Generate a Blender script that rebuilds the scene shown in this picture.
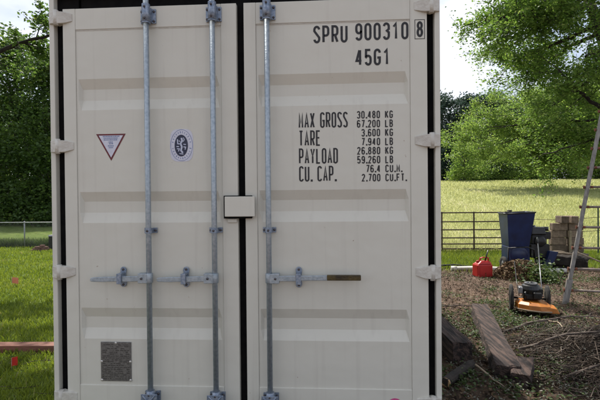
import bpy, math, random
import numpy as np
from mathutils import Vector, Matrix

for o in list(bpy.data.objects): bpy.data.objects.remove(o)
scene = bpy.context.scene
COL = scene.collection
R = math.radians

# ------------------------------------------------------------------ camera
cam_d = bpy.data.cameras.new('camera'); cam = bpy.data.objects.new('camera', cam_d); COL.objects.link(cam)
cam_d.sensor_width = 36; cam_d.lens = 27.0; cam_d.clip_start = 0.05; cam_d.clip_end = 2000
yaw, pit, rol = 0.0598, -0.0101, -0.009
f_ = Vector((-math.sin(yaw)*math.cos(pit), math.cos(yaw)*math.cos(pit), math.sin(pit)))
r_ = Vector((math.cos(yaw), math.sin(yaw), 0)); u_ = r_.cross(f_)
rr = r_*math.cos(rol) + u_*math.sin(rol); uu = -r_*math.sin(rol) + u_*math.cos(rol)
m4 = Matrix((rr, uu, -f_)).transposed().to_4x4(); m4.translation = (0.5311, -2.765, 1.6)
cam.matrix_world = m4
scene.camera = cam

# ------------------------------------------------------------------ sky, sun, exposure
SUN_EL = R(56); to_sun = Vector((-0.42*math.cos(SUN_EL), 0.9075*math.cos(SUN_EL), math.sin(SUN_EL))).normalized()
world = bpy.data.worlds.new('World'); scene.world = world; world.use_nodes = True
wn = world.node_tree; bg = wn.nodes['Background']; bg.inputs['Strength'].default_value = 0.09
sky = wn.nodes.new('ShaderNodeTexSky'); sky.sky_type = 'NISHITA'; sky.sun_disc = False
sky.sun_elevation = SUN_EL; sky.sun_rotation = math.atan2(to_sun.x, to_sun.y)
sky.air_density = 1.0; sky.dust_density = 1.6; sky.ozone_density = 1.0
tc = wn.nodes.new('ShaderNodeTexCoord')
mp = wn.nodes.new('ShaderNodeMapping'); mp.inputs['Scale'].default_value = (1, 1, 2.4)
nz = wn.nodes.new('ShaderNodeTexNoise'); nz.inputs['Scale'].default_value = 2.3; nz.inputs['Detail'].default_value = 7; nz.inputs['Roughness'].default_value = 0.55
cr = wn.nodes.new('ShaderNodeValToRGB'); cr.color_ramp.elements[0].position = 0.36; cr.color_ramp.elements[1].position = 0.58
mx = wn.nodes.new('ShaderNodeMix'); mx.data_type = 'RGBA'; mx.inputs[7].default_value = (8.7, 9.0, 9.9, 1)
L = wn.links.new
L(tc.outputs['Generated'], mp.inputs['Vector']); L(mp.outputs[0], nz.inputs['Vector']); L(nz.outputs['Fac'], cr.inputs['Fac'])
L(cr.outputs['Color'], mx.inputs[0]); L(sky.outputs[0], mx.inputs[6]); L(mx.outputs[2], bg.inputs['Color'])

sun_d = bpy.data.lights.new('sun', 'SUN'); sun_d.energy = 5.0; sun_d.angle = R(0.53); sun_d.color = (1.0, 0.95, 0.86)
sun = bpy.data.objects.new('sun', sun_d); COL.objects.link(sun); sun.location = (-10, 10, 20)
sun.rotation_euler = (-to_sun).to_track_quat('-Z', 'Y').to_euler()
scene.view_settings.view_transform = 'Standard'; scene.view_settings.look = 'None'
scene.view_settings.gamma = 1.0; scene.view_settings.use_curve_mapping = False
scene.view_settings.exposure = 0.52

# ------------------------------------------------------------------ helpers
def tag(o, label=None, cat=None, group=None, kind=None):
    for k, v in (('label', label), ('category', cat), ('group', group), ('kind', kind)):
        if v: o[k] = v
    return o
def empty(name, loc=(0, 0, 0), rz=0.0, label=None, cat=None, group=None):
    o = bpy.data.objects.new(name, None); COL.objects.link(o); o.location = loc; o.rotation_euler = (0, 0, rz)
    o.empty_display_size = 0.1
    return tag(o, label, cat, group)
class MB:
    """collects boxes, tubes and polygons for ONE mesh"""
    def __init__(s): s.v = []; s.f = []; s.sm = []
    def add(s, vs, fs, smooth=False):
        b = len(s.v); s.v += [tuple(p) for p in vs]
        for f in fs: s.f.append(tuple(i + b for i in f)); s.sm.append(smooth)
        return s
    def box(s, a, b, M=None):
        x0, y0, z0 = a; x1, y1, z1 = b
        vs = [Vector(p) for p in ((x0,y0,z0),(x1,y0,z0),(x1,y1,z0),(x0,y1,z0),(x0,y0,z1),(x1,y0,z1),(x1,y1,z1),(x0,y1,z1))]
        if M is not None: vs = [M @ p for p in vs]
        return s.add(vs, [(0,3,2,1),(4,5,6,7),(0,1,5,4),(1,2,6,5),(2,3,7,6),(3,0,4,7)])
    def hexa(s, bot, top):
        return s.add(list(bot) + list(top), [(0,3,2,1),(4,5,6,7),(0,1,5,4),(1,2,6,5),(2,3,7,6),(3,0,4,7)])
    def tube(s, pts, rad, n=8, cap=True, smooth=True):
        pts = [Vector(p) for p in pts]; k = len(pts)
        if not hasattr(rad, '__len__'): rad = [rad]*k
        ref = None; vs = []; fs = []
        for i, p in enumerate(pts):
            d = (pts[min(i+1, k-1)] - pts[max(i-1, 0)]).normalized()
            if ref is None:
                ref = Vector((0, 0, 1)) if abs(d.z) < .9 else Vector((1, 0, 0))
            a = d.cross(ref)
            if a.length < 1e-5: a = d.cross(Vector((1, 0, 0)))
            a.normalize(); b = d.cross(a); ref = -b if False else ref
            for j in range(n):
                t = 2*math.pi*j/n; vs.append(p + (a*math.cos(t) + b*math.sin(t))*rad[i])
        for i in range(k-1):
            for j in range(n):
                j2 = (j+1) % n; fs.append((i*n+j, i*n+j2, (i+1)*n+j2, (i+1)*n+j))
        s.add(vs, fs, smooth)
        if cap:
            b0 = len(s.v) - len(vs)
            s.f.append(tuple(b0 + j for j in range(n))[::-1]); s.sm.append(False)
            s.f.append(tuple(b0 + (k-1)*n + j for j in range(n))); s.sm.append(False)
        return s
    def prism(s, poly, y0, y1, axis='y'):
        """closed polygon of 2-D points, extruded"""
        n = len(poly)
        if axis == 'y': f = lambda p, t: (p[0], t, p[1])
        elif axis == 'x': f = lambda p, t: (t, p[0], p[1])
        else: f = lambda p, t: (p[0], p[1], t)
        vs = [f(p, y0) for p in poly] + [f(p, y1) for p in poly]
        fs = [tuple(range(n)), tuple(range(2*n-1, n-1, -1))] + [(i, i+n, (i+1) % n + n, (i+1) % n) for i in range(n)]
        return s.add(vs, fs)
    def lathe(s, prof, c=(0, 0, 0), axis='z', n=24, smooth=True):
        vs = []; fs = []; k = len(prof)
        for (r, h) in prof:
            for j in range(n):
                t = 2*math.pi*j/n; x, y = r*math.cos(t), r*math.sin(t)
                p = {'z': (x, y, h), 'x': (h, x, y), 'y': (x, h, y)}[axis]
                vs.append((c[0]+p[0], c[1]+p[1], c[2]+p[2]))
        for i in range(k-1):
            for j in range(n):
                j2 = (j+1) % n; fs.append((i*n+j, i*n+j2, (i+1)*n+j2, (i+1)*n+j))
        return s.add(vs, fs, smooth)
    def mesh(s, name, mat):
        me = bpy.data.meshes.new(name); me.from_pydata(s.v, [], s.f); me.update()
        me.polygons.foreach_set('use_smooth', s.sm)
        if mat: me.materials.append(mat)
        return me
def fixn(me):
    import bmesh
    bm = bmesh.new(); bm.from_mesh(me); bmesh.ops.recalc_face_normals(bm, faces=bm.faces); bm.to_mesh(me); bm.free()
def put(name, mb, mat, parent=None, bevel=0, loc=None, fix=True):
    me = mb.mesh(name, mat) if isinstance(mb, MB) else mb
    if isinstance(mb, MB) and fix and len(me.polygons) < 20000: fixn(me)
    o = bpy.data.objects.new(name, me); COL.objects.link(o)
    if parent: o.parent = parent
    if loc: o.location = loc
    if bevel:
        m = o.modifiers.new('bevel', 'BEVEL'); m.width = bevel; m.segments = 2; m.limit_method = 'ANGLE'; m.angle_limit = R(35)
    return o
def fast(name, V, F, mat, parent=None, rnd=None, smooth=False):
    """big mesh from numpy arrays; F is (m,k)"""
    V = np.asarray(V, np.float32); F = np.asarray(F, np.int32); m, k = F.shape
    me = bpy.data.meshes.new(name)
    me.vertices.add(len(V)); me.vertices.foreach_set('co', V.ravel())
    me.loops.add(m*k); me.loops.foreach_set('vertex_index', F.ravel())
    me.polygons.add(m); me.polygons.foreach_set('loop_start', np.arange(0, m*k, k, dtype=np.int32))
    if smooth: me.polygons.foreach_set('use_smooth', np.ones(m, bool))
    me.update(calc_edges=True)
    if rnd is not None:
        a = me.attributes.new('rnd', 'FLOAT', 'POINT'); a.data.foreach_set('value', np.asarray(rnd, np.float32))
    me.materials.append(mat)
    o = bpy.data.objects.new(name, me); COL.objects.link(o)
    if parent: o.parent = parent
    return o

# ------------------------------------------------------------------ materials
def newmat(name):
    m = bpy.data.materials.new(name); m.use_nodes = True
    return m, m.node_tree, m.node_tree.nodes['Principled BSDF']
def rgb(c): return (c[0], c[1], c[2], 1)
def pm(name, c1, c2=None, scale=8, rough=.6, metal=0, bump=0, bscale=40, stretch=(1, 1, 1), lo=.35, hi=.65, spec=.5, detail=6):
    m, t, b = newmat(name); n = t.nodes; l = t.links.new
    b.inputs['Roughness'].default_value = rough; b.inputs['Metallic'].default_value = metal
    b.inputs['Specular IOR Level'].default_value = spec
    if c2 is None: c2 = tuple(x*.8 for x in c1)
    c = n.new('ShaderNodeTexCoord'); mpn = n.new('ShaderNodeMapping'); mpn.inputs['Scale'].default_value = stretch
    l(c.outputs['Object'], mpn.inputs['Vector'])
    z = n.new('ShaderNodeTexNoise'); z.inputs['Scale'].default_value = scale; z.inputs['Detail'].default_value = detail
    l(mpn.outputs[0], z.inputs['Vector'])
    r = n.new('ShaderNodeValToRGB'); r.color_ramp.elements[0].position = lo; r.color_ramp.elements[1].position = hi
    r.color_ramp.elements[0].color = rgb(c1); r.color_ramp.elements[1].color = rgb(c2)
    l(z.outputs['Fac'], r.inputs['Fac']); l(r.outputs['Color'], b.inputs['Base Color'])
    if bump:
        z2 = n.new('ShaderNodeTexNoise'); z2.inputs['Scale'].default_value = bscale; z2.inputs['Detail'].default_value = 5
        l(mpn.outputs[0], z2.inputs['Vector'])
        bp = n.new('ShaderNodeBump'); bp.inputs['Strength'].default_value = bump; bp.inputs['Distance'].default_value = .02
        l(z2.outputs['Fac'], bp.inputs['Height']); l(bp.outputs[0], b.inputs['Normal'])
    return m
def leafmat(name, c1, c2, c3=None, trans=.35, rough=.5):
    m, t, b = newmat(name); n = t.nodes; l = t.links.new
    a = n.new('ShaderNodeAttribute'); a.attribute_name = 'rnd'
    r = n.new('ShaderNodeValToRGB'); r.color_ramp.elements[0].color = rgb(c1); r.color_ramp.elements[1].color = rgb(c2)
    if c3: e = r.color_ramp.elements.new(.93); e.color = rgb(c2); r.color_ramp.elements[2].color = rgb(c3)
    l(a.outputs['Fac'], r.inputs['Fac']); l(r.outputs['Color'], b.inputs['Base Color'])
    b.inputs['Roughness'].default_value = rough; b.inputs['Specular IOR Level'].default_value = .3
    if trans:
        tr = n.new('ShaderNodeBsdfTranslucent')
        hs = n.new('ShaderNodeHueSaturation'); hs.inputs['Hue'].default_value = .485; hs.inputs['Saturation'].default_value = 1.1; hs.inputs['Value'].default_value = 1.7
        l(r.outputs['Color'], hs.inputs['Color']); l(hs.outputs[0], tr.inputs['Color'])
        ms = n.new('ShaderNodeMixShader'); ms.inputs[0].default_value = trans
        l(b.outputs[0], ms.inputs[1]); l(tr.outputs[0], ms.inputs[2]); l(ms.outputs[0], n['Material Output'].inputs['Surface'])
    return m

def container_paint():
    m, t, b = newmat('container_paint'); n = t.nodes; l = t.links.new
    c = n.new('ShaderNodeTexCoord')
    base = n.new('ShaderNodeMix'); base.data_type = 'RGBA'; base.inputs[6].default_value = (.615, .605, .535, 1); base.inputs[7].default_value = (.57, .56, .495, 1)
    z1 = n.new('ShaderNodeTexNoise'); z1.inputs['Scale'].default_value = 1.7; z1.inputs['Detail'].default_value = 7
    l(c.outputs['Object'], z1.inputs['Vector']); l(z1.outputs['Fac'], base.inputs[0])
    # rain streaks, stretched down the sheet
    mp_ = n.new('ShaderNodeMapping'); mp_.inputs['Scale'].default_value = (26, 26, .9); l(c.outputs['Object'], mp_.inputs['Vector'])
    z2 = n.new('ShaderNodeTexNoise'); z2.inputs['Scale'].default_value = 1.0; z2.inputs['Detail'].default_value = 5; l(mp_.outputs[0], z2.inputs['Vector'])
    r2 = n.new('ShaderNodeValToRGB'); r2.color_ramp.elements[0].position = .56; r2.color_ramp.elements[1].position = .8
    r2.color_ramp.elements[0].color = (0, 0, 0, 1); r2.color_ramp.elements[1].color = (.3, .3, .3, 1); l(z2.outputs['Fac'], r2.inputs['Fac'])
    st = n.new('ShaderNodeMix'); st.data_type = 'RGBA'; st.inputs[7].default_value = (.43, .405, .36, 1)
    l(r2.outputs['Color'], st.inputs[0]); l(base.outputs[2], st.inputs[6])
    # tiny scuffs and rust specks
    z3 = n.new('ShaderNodeTexNoise'); z3.inputs['Scale'].default_value = 34; z3.inputs['Detail'].default_value = 3; l(c.outputs['Object'], z3.inputs['Vector'])
    r3 = n.new('ShaderNodeValToRGB'); r3.color_ramp.elements[0].position = .745; r3.color_ramp.elements[1].position = .785; l(z3.outputs['Fac'], r3.inputs['Fac'])
    ru = n.new('ShaderNodeMix'); ru.data_type = 'RGBA'; ru.inputs[7].default_value = (.36, .29, .23, 1)
    l(r3.outputs['Color'], ru.inputs[0]); l(st.outputs[2], ru.inputs[6]); l(ru.outputs[2], b.inputs['Base Color'])
    b.inputs['Roughness'].default_value = .48
    z4 = n.new('ShaderNodeTexNoise'); z4.inputs['Scale'].default_value = 5; z4.inputs['Detail'].default_value = 2; l(c.outputs['Object'], z4.inputs['Vector'])
    z5 = n.new('ShaderNodeTexNoise'); z5.inputs['Scale'].default_value = 180; z5.inputs['Detail'].default_value = 2; l(c.outputs['Object'], z5.inputs['Vector'])
    ad = n.new('ShaderNodeMath'); ad.operation = 'MULTIPLY_ADD'; ad.inputs[1].default_value = .03; l(z5.outputs['Fac'], ad.inputs[0]); l(z4.outputs['Fac'], ad.inputs[2])
    bp = n.new('ShaderNodeBump'); bp.inputs['Strength'].default_value = .35; bp.inputs['Distance'].default_value = .02
    l(ad.outputs[0], bp.inputs['Height']); l(bp.outputs[0], b.inputs['Normal'])
    return m
M_paint = container_paint()
M_rubber = pm('black_rubber', (.0035, .0035, .004), (.007, .0065, .0065), 20, .85, spec=.12)
M_galv = pm('galvanised_steel', (.27, .325, .37), (.42, .47, .51), 55, .47, .6, .12, 120, lo=.3, hi=.7)
M_galv_blue = pm('zinc_plate', (.15, .20, .28), (.34, .385, .46), 70, .48, .6, .15, 150, lo=.3, hi=.7)
M_bolt = pm('dark_bolt', (.05, .05, .06), (.11, .10, .10), 90, .5, .6)
M_hinge = pm('hinge_paint', (.58, .565, .51), (.48, .455, .405), 22, .5, 0, .25, 60)
M_ink = pm('black_ink', (.011, .011, .013), (.022, .022, .026), 40, .6)
M_plate = pm('data_plate_metal', (.135, .138, .138), (.215, .218, .215), 60, .4, .6, .1, 90)
M_plate_line = pm('plate_engraving', (.045, .043, .04), (.08, .075, .07), 90, .5, .3)
M_rivet = pm('bright_rivet', (.62, .6, .57), (.5, .48, .45), 60, .35, .5)
M_grip = pm('worn_brass_grip', (.014, .011, .006), (.085, .062, .018), 16, .45, .2, .2, 80)
M_stick_white = pm('sticker_white', (.62, .63, .72), (.54, .55, .64), 30, .4)
M_stick_red = pm('sticker_red', (.16, .012, .02), (.10, .01, .015), 60, .45)
M_stick_blue = pm('sticker_blue_print', (.13, .18, .34), (.22, .27, .42), 200, .5)
M_navy = pm('sticker_navy', (.012, .016, .045), (.022, .026, .06), 60, .4)
M_pale = pm('sticker_pale_blue', (.42, .46, .60), (.5, .53, .66), 60, .4)
M_pink = pm('sticker_pink', (.62, .10, .28), (.5, .07, .2), 40, .4)
M_wood_floor = pm('container_floor', (.12, .09, .06), (.08, .06, .04), 6)

M_bark = pm('bark', (.036, .028, .022), (.013, .010, .008), 9, .9, 0, .8, 22, stretch=(1, 1, .35))
M_bark_far = pm('bark_far', (.09, .08, .07), (.05, .045, .04), 5, .9)
M_leaf_oak = leafmat('oak_leaf', (.056, .120, .024), (.142, .225, .055), (.23, .29, .10), .55)
M_leaf_lime = leafmat('lime_leaf', (.075, .145, .034), (.185, .265, .068), (.26, .32, .12), .55)
M_leaf_far = leafmat('far_leaf', (.042, .088, .036), (.10, .16, .058), (.15, .20, .085), .42)
M_leaf_pine = leafmat('pine_needles', (.030, .055, .042), (.055, .088, .062), None, .2)
M_leaf_dark = leafmat('dark_leaf', (.034, .070, .018), (.085, .145, .036), (.15, .20, .055), .5)
M_grass = leafmat('lawn_grass', (.085, .13, .018), (.18, .23, .042), (.30, .27, .11), .4)
M_field = leafmat('field_grass', (.29, .315, .135), (.385, .40, .195), (.50, .48, .32), .4)
M_weed = leafmat('weed_leaf', (.035, .062, .018), (.075, .115, .035), (.11, .14, .06), .3)
M_straw = leafmat('pine_straw', (.10, .062, .044), (.25, .178, .132), (.38, .30, .235), 0, .85)
M_litter = leafmat('leaf_litter', (.045, .030, .018), (.15, .095, .052), (.24, .17, .10), 0, .85)
M_twig = leafmat('dead_twigs', (.030, .022, .017), (.105, .080, .062), (.22, .185, .15), 0, .9)
M_drytwig = pm('pale_dry_wood', (.34, .27, .19), (.22, .17, .12), 14, .85, 0, .3, 50)
M_cut = pm('cut_wood_end', (.45, .29, .15), (.36, .22, .11), 30, .8)
M_tie = pm('weathered_tie', (.085, .055, .044), (.016, .011, .010), 34, .95, 0, 1.0, 60, stretch=(1, .09, 1), lo=.36, hi=.60)
M_plank = pm('red_brown_board', (.20, .080, .052), (.11, .046, .034), 8, .8, 0, .4, 40, stretch=(.2, 1, 1))

# ------------------------------------------------------------------ terrain
def sst(t): t = np.clip(t, 0, 1); return t*t*(3-2*t)
def ground_h(x, y):
    x = np.asarray(x, float); y = np.asarray(y, float)
    right = -.02*np.clip(y-1.5, 0, 10) + 3.72*sst((y-11.5)/62.)*1.0 - .05*np.clip(y-74, 0, 60)
    right = right + .012*np.clip(x-8, 0, 60)*sst((y-14)/30)*.15
    left = -.05*np.clip(y-1.5, 0, 15.5) + 3.0*sst((y-48)/60.)
    s = sst((x+2)/4.)
    h = left*(1-s) + right*s
    near = np.exp(-((x-3)**2 + (y-3)**2)/60.)
    h = h + near*.018*(np.sin(x*2.7+.6)*np.cos(y*2.2) + .6*np.sin(x*5.1+y*4.3))*np.clip((np.abs(x)-1.3)/.5, 0, 1)
    h = h + .05*np.sin(x*.31)*np.sin(y*.23+1)*sst((y-14)/20)
    return h
def gh(x, y): return float(ground_h(x, y))
xs = np.concatenate([-np.geomspace(400, 9, 36), np.arange(-8.6, 9.01, .18), np.geomspace(9.4, 400, 50)])
ys = np.concatenate([-np.geomspace(120, 6, 14), np.arange(-5.5, 14, .18), np.geomspace(14.3, 600, 70)])
X, Y = np.meshgrid(xs, ys); Z = ground_h(X, Y); nx, ny = len(xs), len(ys)
V = np.stack([X, Y, Z], -1).reshape(-1, 3)
ii, jj = np.meshgrid(np.arange(nx-1), np.arange(ny-1)); a = (jj*nx + ii).ravel()
F = np.stack([a, a+1, a+nx+1, a+nx], 1)
def ground_mat():
    m, t, b = newmat('ground_earth_and_grass'); n = t.nodes; l = t.links.new
    geo = n.new('ShaderNodeNewGeometry'); pos = geo.outputs['Position']
    def noise(sc, det=6, rg=.6):
        z = n.new('ShaderNodeTexNoise'); z.inputs['Scale'].default_value = sc; z.inputs['Detail'].default_value = det; z.inputs['Roughness'].default_value = rg
        l(pos, z.inputs['Vector']); return z.outputs['Fac']
    def ramp(src, *st):
        r = n.new('ShaderNodeValToRGB'); e = r.color_ramp.elements
        e[0].position, e[0].color = st[0][0], rgb(st[0][1]); e[1].position, e[1].color = st[-1][0], rgb(st[-1][1])
        for s_ in st[1:-1]: q = e.new(s_[0]); q.color = rgb(s_[1])
        l(src, r.inputs['Fac']); return r.outputs['Color']
    def mix(fac, a_, b_):
        x = n.new('ShaderNodeMix'); x.data_type = 'RGBA'; l(fac, x.inputs[0]); l(a_, x.inputs[6]); l(b_, x.inputs[7]); return x.outputs[2]
    att = n.new('ShaderNodeAttribute'); att.attribute_name = 'zone'
    sep = n.new('ShaderNodeSeparateColor'); l(att.outputs['Color'], sep.inputs[0])
    lawn = ramp(noise(3.2), (.3, (.05, .085, .014)), (.55, (.10, .14, .028)), (.75, (.16, .165, .06)))
    field = ramp(noise(.55, 8, .7), (.28, (.28, .305, .135)), (.5, (.355, .375, .18)), (.72, (.44, .435, .26)))
    earth = ramp(noise(7, 8, .7), (.28, (.022, .016, .012)), (.5, (.065, .045, .032)), (.75, (.13, .092, .066)))
    straw = ramp(noise(11, 8, .75), (.28, (.075, .048, .036)), (.5, (.165, .115, .086)), (.75, (.28, .21, .165)))
    c = mix(sep.outputs['Green'], earth, straw); c = mix(sep.outputs['Red'], c, lawn); c = mix(sep.outputs['Blue'], c, field)
    l(c, b.inputs['Base Color']); b.inputs['Roughness'].default_value = .95; b.inputs['Specular IOR Level'].default_value = .1
    bp = n.new('ShaderNodeBump'); bp.inputs['Strength'].default_value = .8; bp.inputs['Distance'].default_value = .03
    l(noise(28, 6, .7), bp.inputs['Height']); l(bp.outputs[0], b.inputs['Normal'])
    return m
def zone(x, y):
    """weights lawn, straw, field"""
    wob = .5*np.sin(x*1.7+.4) + .4*np.sin(y*2.3+x)
    rightlawn = sst((y-7.0+.35*wob)/1.2)*sst((x-.5)/1.)
    leftlawn = (1 - sst((x+.6)/1.0))*sst((y+1.2)/1.5)
    lawn = np.maximum(rightlawn, leftlawn)
    straw = np.maximum(sst((y-3.0+.5*wob)/1.4)*sst((x-.5)/1.), 1-sst((y+2.5)/1.5))
    fieldw = sst((y-11.0)/2.5)*sst((x+1)/3.)
    return lawn, straw, fieldw
ground = fast('ground', V, F, ground_mat(), smooth=True); tag(ground, kind='structure')
zl, zs_, zf = zone(V[:, 0], V[:, 1])
ca = ground.data.color_attributes.new('zone', 'FLOAT_COLOR', 'POINT')
ca.data.foreach_set('color', np.stack([zl, zs_, zf, np.ones_like(zl)], 1).astype(np.float32).ravel())

# ------------------------------------------------------------------ shipping container
cont = empty('shipping_container', (0, 0, 0), 0, 'beige steel shipping container with closed double doors and galvanised locking rods', 'container')
W, H, LEN, ZB = 1.219, 2.996, 12.19, .10
for sx in (-1, 1):
    b = MB(); xo, xi = sx*W, sx*1.187
    lo_, hi_ = min(xo, xi), max(xo, xi)
    b.box((lo_, 0, ZB+.118), (hi_, .16, H-.118)); b.box((min(xo, sx*1.10), .1605, ZB+.118), (max(xo, sx*1.10), .20, H-.118))
    put('corner_post', b, M_paint, cont, .004)
    # corrugated side wall: trapezoid waves running along the length
    pts = []; y = .20; k = 0
    while y < LEN - .25:
        for dy, d in ((0, 0), (.072, 0), (.140, .036), (.210, .036)):
            pts.append((sx*(W-.006-d), y+dy))
        y += .278
    pts.append((sx*(W-.006), LEN-.16))
    b = MB(); n_ = len(pts)
    b.add([(p[0], p[1], ZB+.16) for p in pts] + [(p[0], p[1], H-.06) for p in pts], [(i, i+1, i+1+n_, i+n_) for i in range(n_-1)])
    o = put('side_wall', b, M_paint, cont, fix=False); m = o.modifiers.new('thickness', 'SOLIDIFY'); m.thickness = .003
    put('top_rail', MB().box((min(xo, sx*(W-.06)), .18, H-.06), (max(xo, sx*(W-.06)), LEN-.17, H-.004)), M_paint, cont, .004)
    put('bottom_rail', MB().box((min(xo, sx*(W-.05)), .18, ZB+.02), (max(xo, sx*(W-.05)), LEN-.17, ZB+.16)), M_paint, cont, .004)
    put('corner_post', MB().box((min(xo, sx*(W-.16)), LEN-.16, ZB+.118), (max(xo, sx*(W-.16)), LEN, H-.118)), M_paint, cont, .004)
    for yy in (0, 1):
        for zz in (0, 1):
            y0, y1 = (-.004, .178) if yy == 0 else (LEN-.178, LEN+.004); z0, z1 = (ZB, ZB+.118) if zz == 0 else (H-.118, H)
            ccast = put('corner_casting', MB().box((min(sx*(W+.004), sx*(W-.162)), y0, z0), (max(sx*(W+.004), sx*(W-.162)), y1, z1)), M_paint, cont, .006)
            yc, zc = (y0+y1)/2, (z0+z1)/2; xf = sx*(W+.0055)
            put('casting_hole', MB().add([(xf, yc+.039*math.cos(t), zc+.031*math.sin(t)) for t in np.linspace(0, 2*math.pi, 17)[:-1]], [tuple(range(16))]), M_rubber, ccast)
            if yy == 0:
                xc = sx*(W-.079)
                put('casting_hole', MB().add([(xc+.035*math.cos(t), y0-.0015, zc+.031*math.sin(t)) for t in np.linspace(0, 2*math.pi, 17)[:-1]], [tuple(range(16))]), M_rubber, ccast)
put('roof', MB().box((-W+.062, .20, H-.02), (W-.062, LEN-.18, H-.008)), M_paint, cont)
put('door_header', MB().box((-W+.165, .004, 2.878), (W-.165, .15, H-.006)), M_paint, cont, .004)
put('door_sill', MB().box((-W+.165, .004, ZB+.006), (W-.165, .15, .240)), M_paint, cont, .004)
put('end_wall', MB().box((-W+.165, LEN-.06, ZB+.13), (W-.165, LEN-.04, H-.06)), M_paint, cont)
put('floor', MB().box((-W+.06, .18, ZB+.13), (W-.06, LEN-.08, ZB+.158)), M_wood_floor, cont)
# rubber gasket all round the leaves
g = MB()
g.box((-1.186, .040, .2425), (-1.045, .085, 2.876)); g.box((1.06, .040, .2425), (1.186, .085, 2.876))
g.box((-.06, .038, .2425), (.07, .085, 2.876)); g.box((-1.03, .042, 2.74), (-.062, .084, 2.8765)); g.box((.072, .042, 2.74), (1.05, .084, 2.8765))
g.box((-1.03, .042, .2425), (-.062, .084, .29)); g.box((.072, .042, .2425), (1.05, .084, .29))
put('door_gasket', g, M_rubber, cont)

def door_leaf(x0, x1, pl0, pl1):
    """x0..x1 the leaf, pl0..pl1 the pressed panel inside its frame"""
    PT, PB = 2.660, .408
    zs = [PT]; ds = [0]
    for top in (2.349, 1.634, .897):
        zs += [top, top-.062, top-.132, top-.197]; ds += [0, .023, .023, 0]
    zs.append(PB); ds.append(0)
    xsd = [pl0, pl0+.012, pl0+.030, pl1-.030, pl1-.012, pl1]; fx = [0, 0, 1, 1, 0, 0]
    v = []; f = []
    for z, d in zip(zs, ds):
        for x, k in zip(xsd, fx): v.append((x, .007 + d*k, z))
    nx_ = len(xsd)
    for i in range(len(zs)-1):
        for j in range(nx_-1): f.append((i*nx_+j, (i+1)*nx_+j, (i+1)*nx_+j+1, i*nx_+j+1))
    door = put('door', MB().add(v, f), M_paint, cont, fix=False)
    b = MB(); B, T = .250, 2.793
    b.box((x0, 0, B), (pl0-.001, .05, T)); b.box((pl1+.001, 0, B), (x1, .05, T))
    b.box((pl0-.0005, .0012, PT), (pl1+.0005, .05, T)); b.box((pl0-.0005, .0012, B), (pl1+.0005, .05, PB))
    put('door_frame', b, M_paint, door, .003)
    put('weld_seam', MB().box((pl0, .0045, PT-.006), (pl1, .0068, PT-.001)), M_bolt if False else M_hinge, door)
    return door
doorL = door_leaf(-1.130, -.020, -1.048, -.118)
doorR = door_leaf(.026, 1.142, .102, 1.040)

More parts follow.
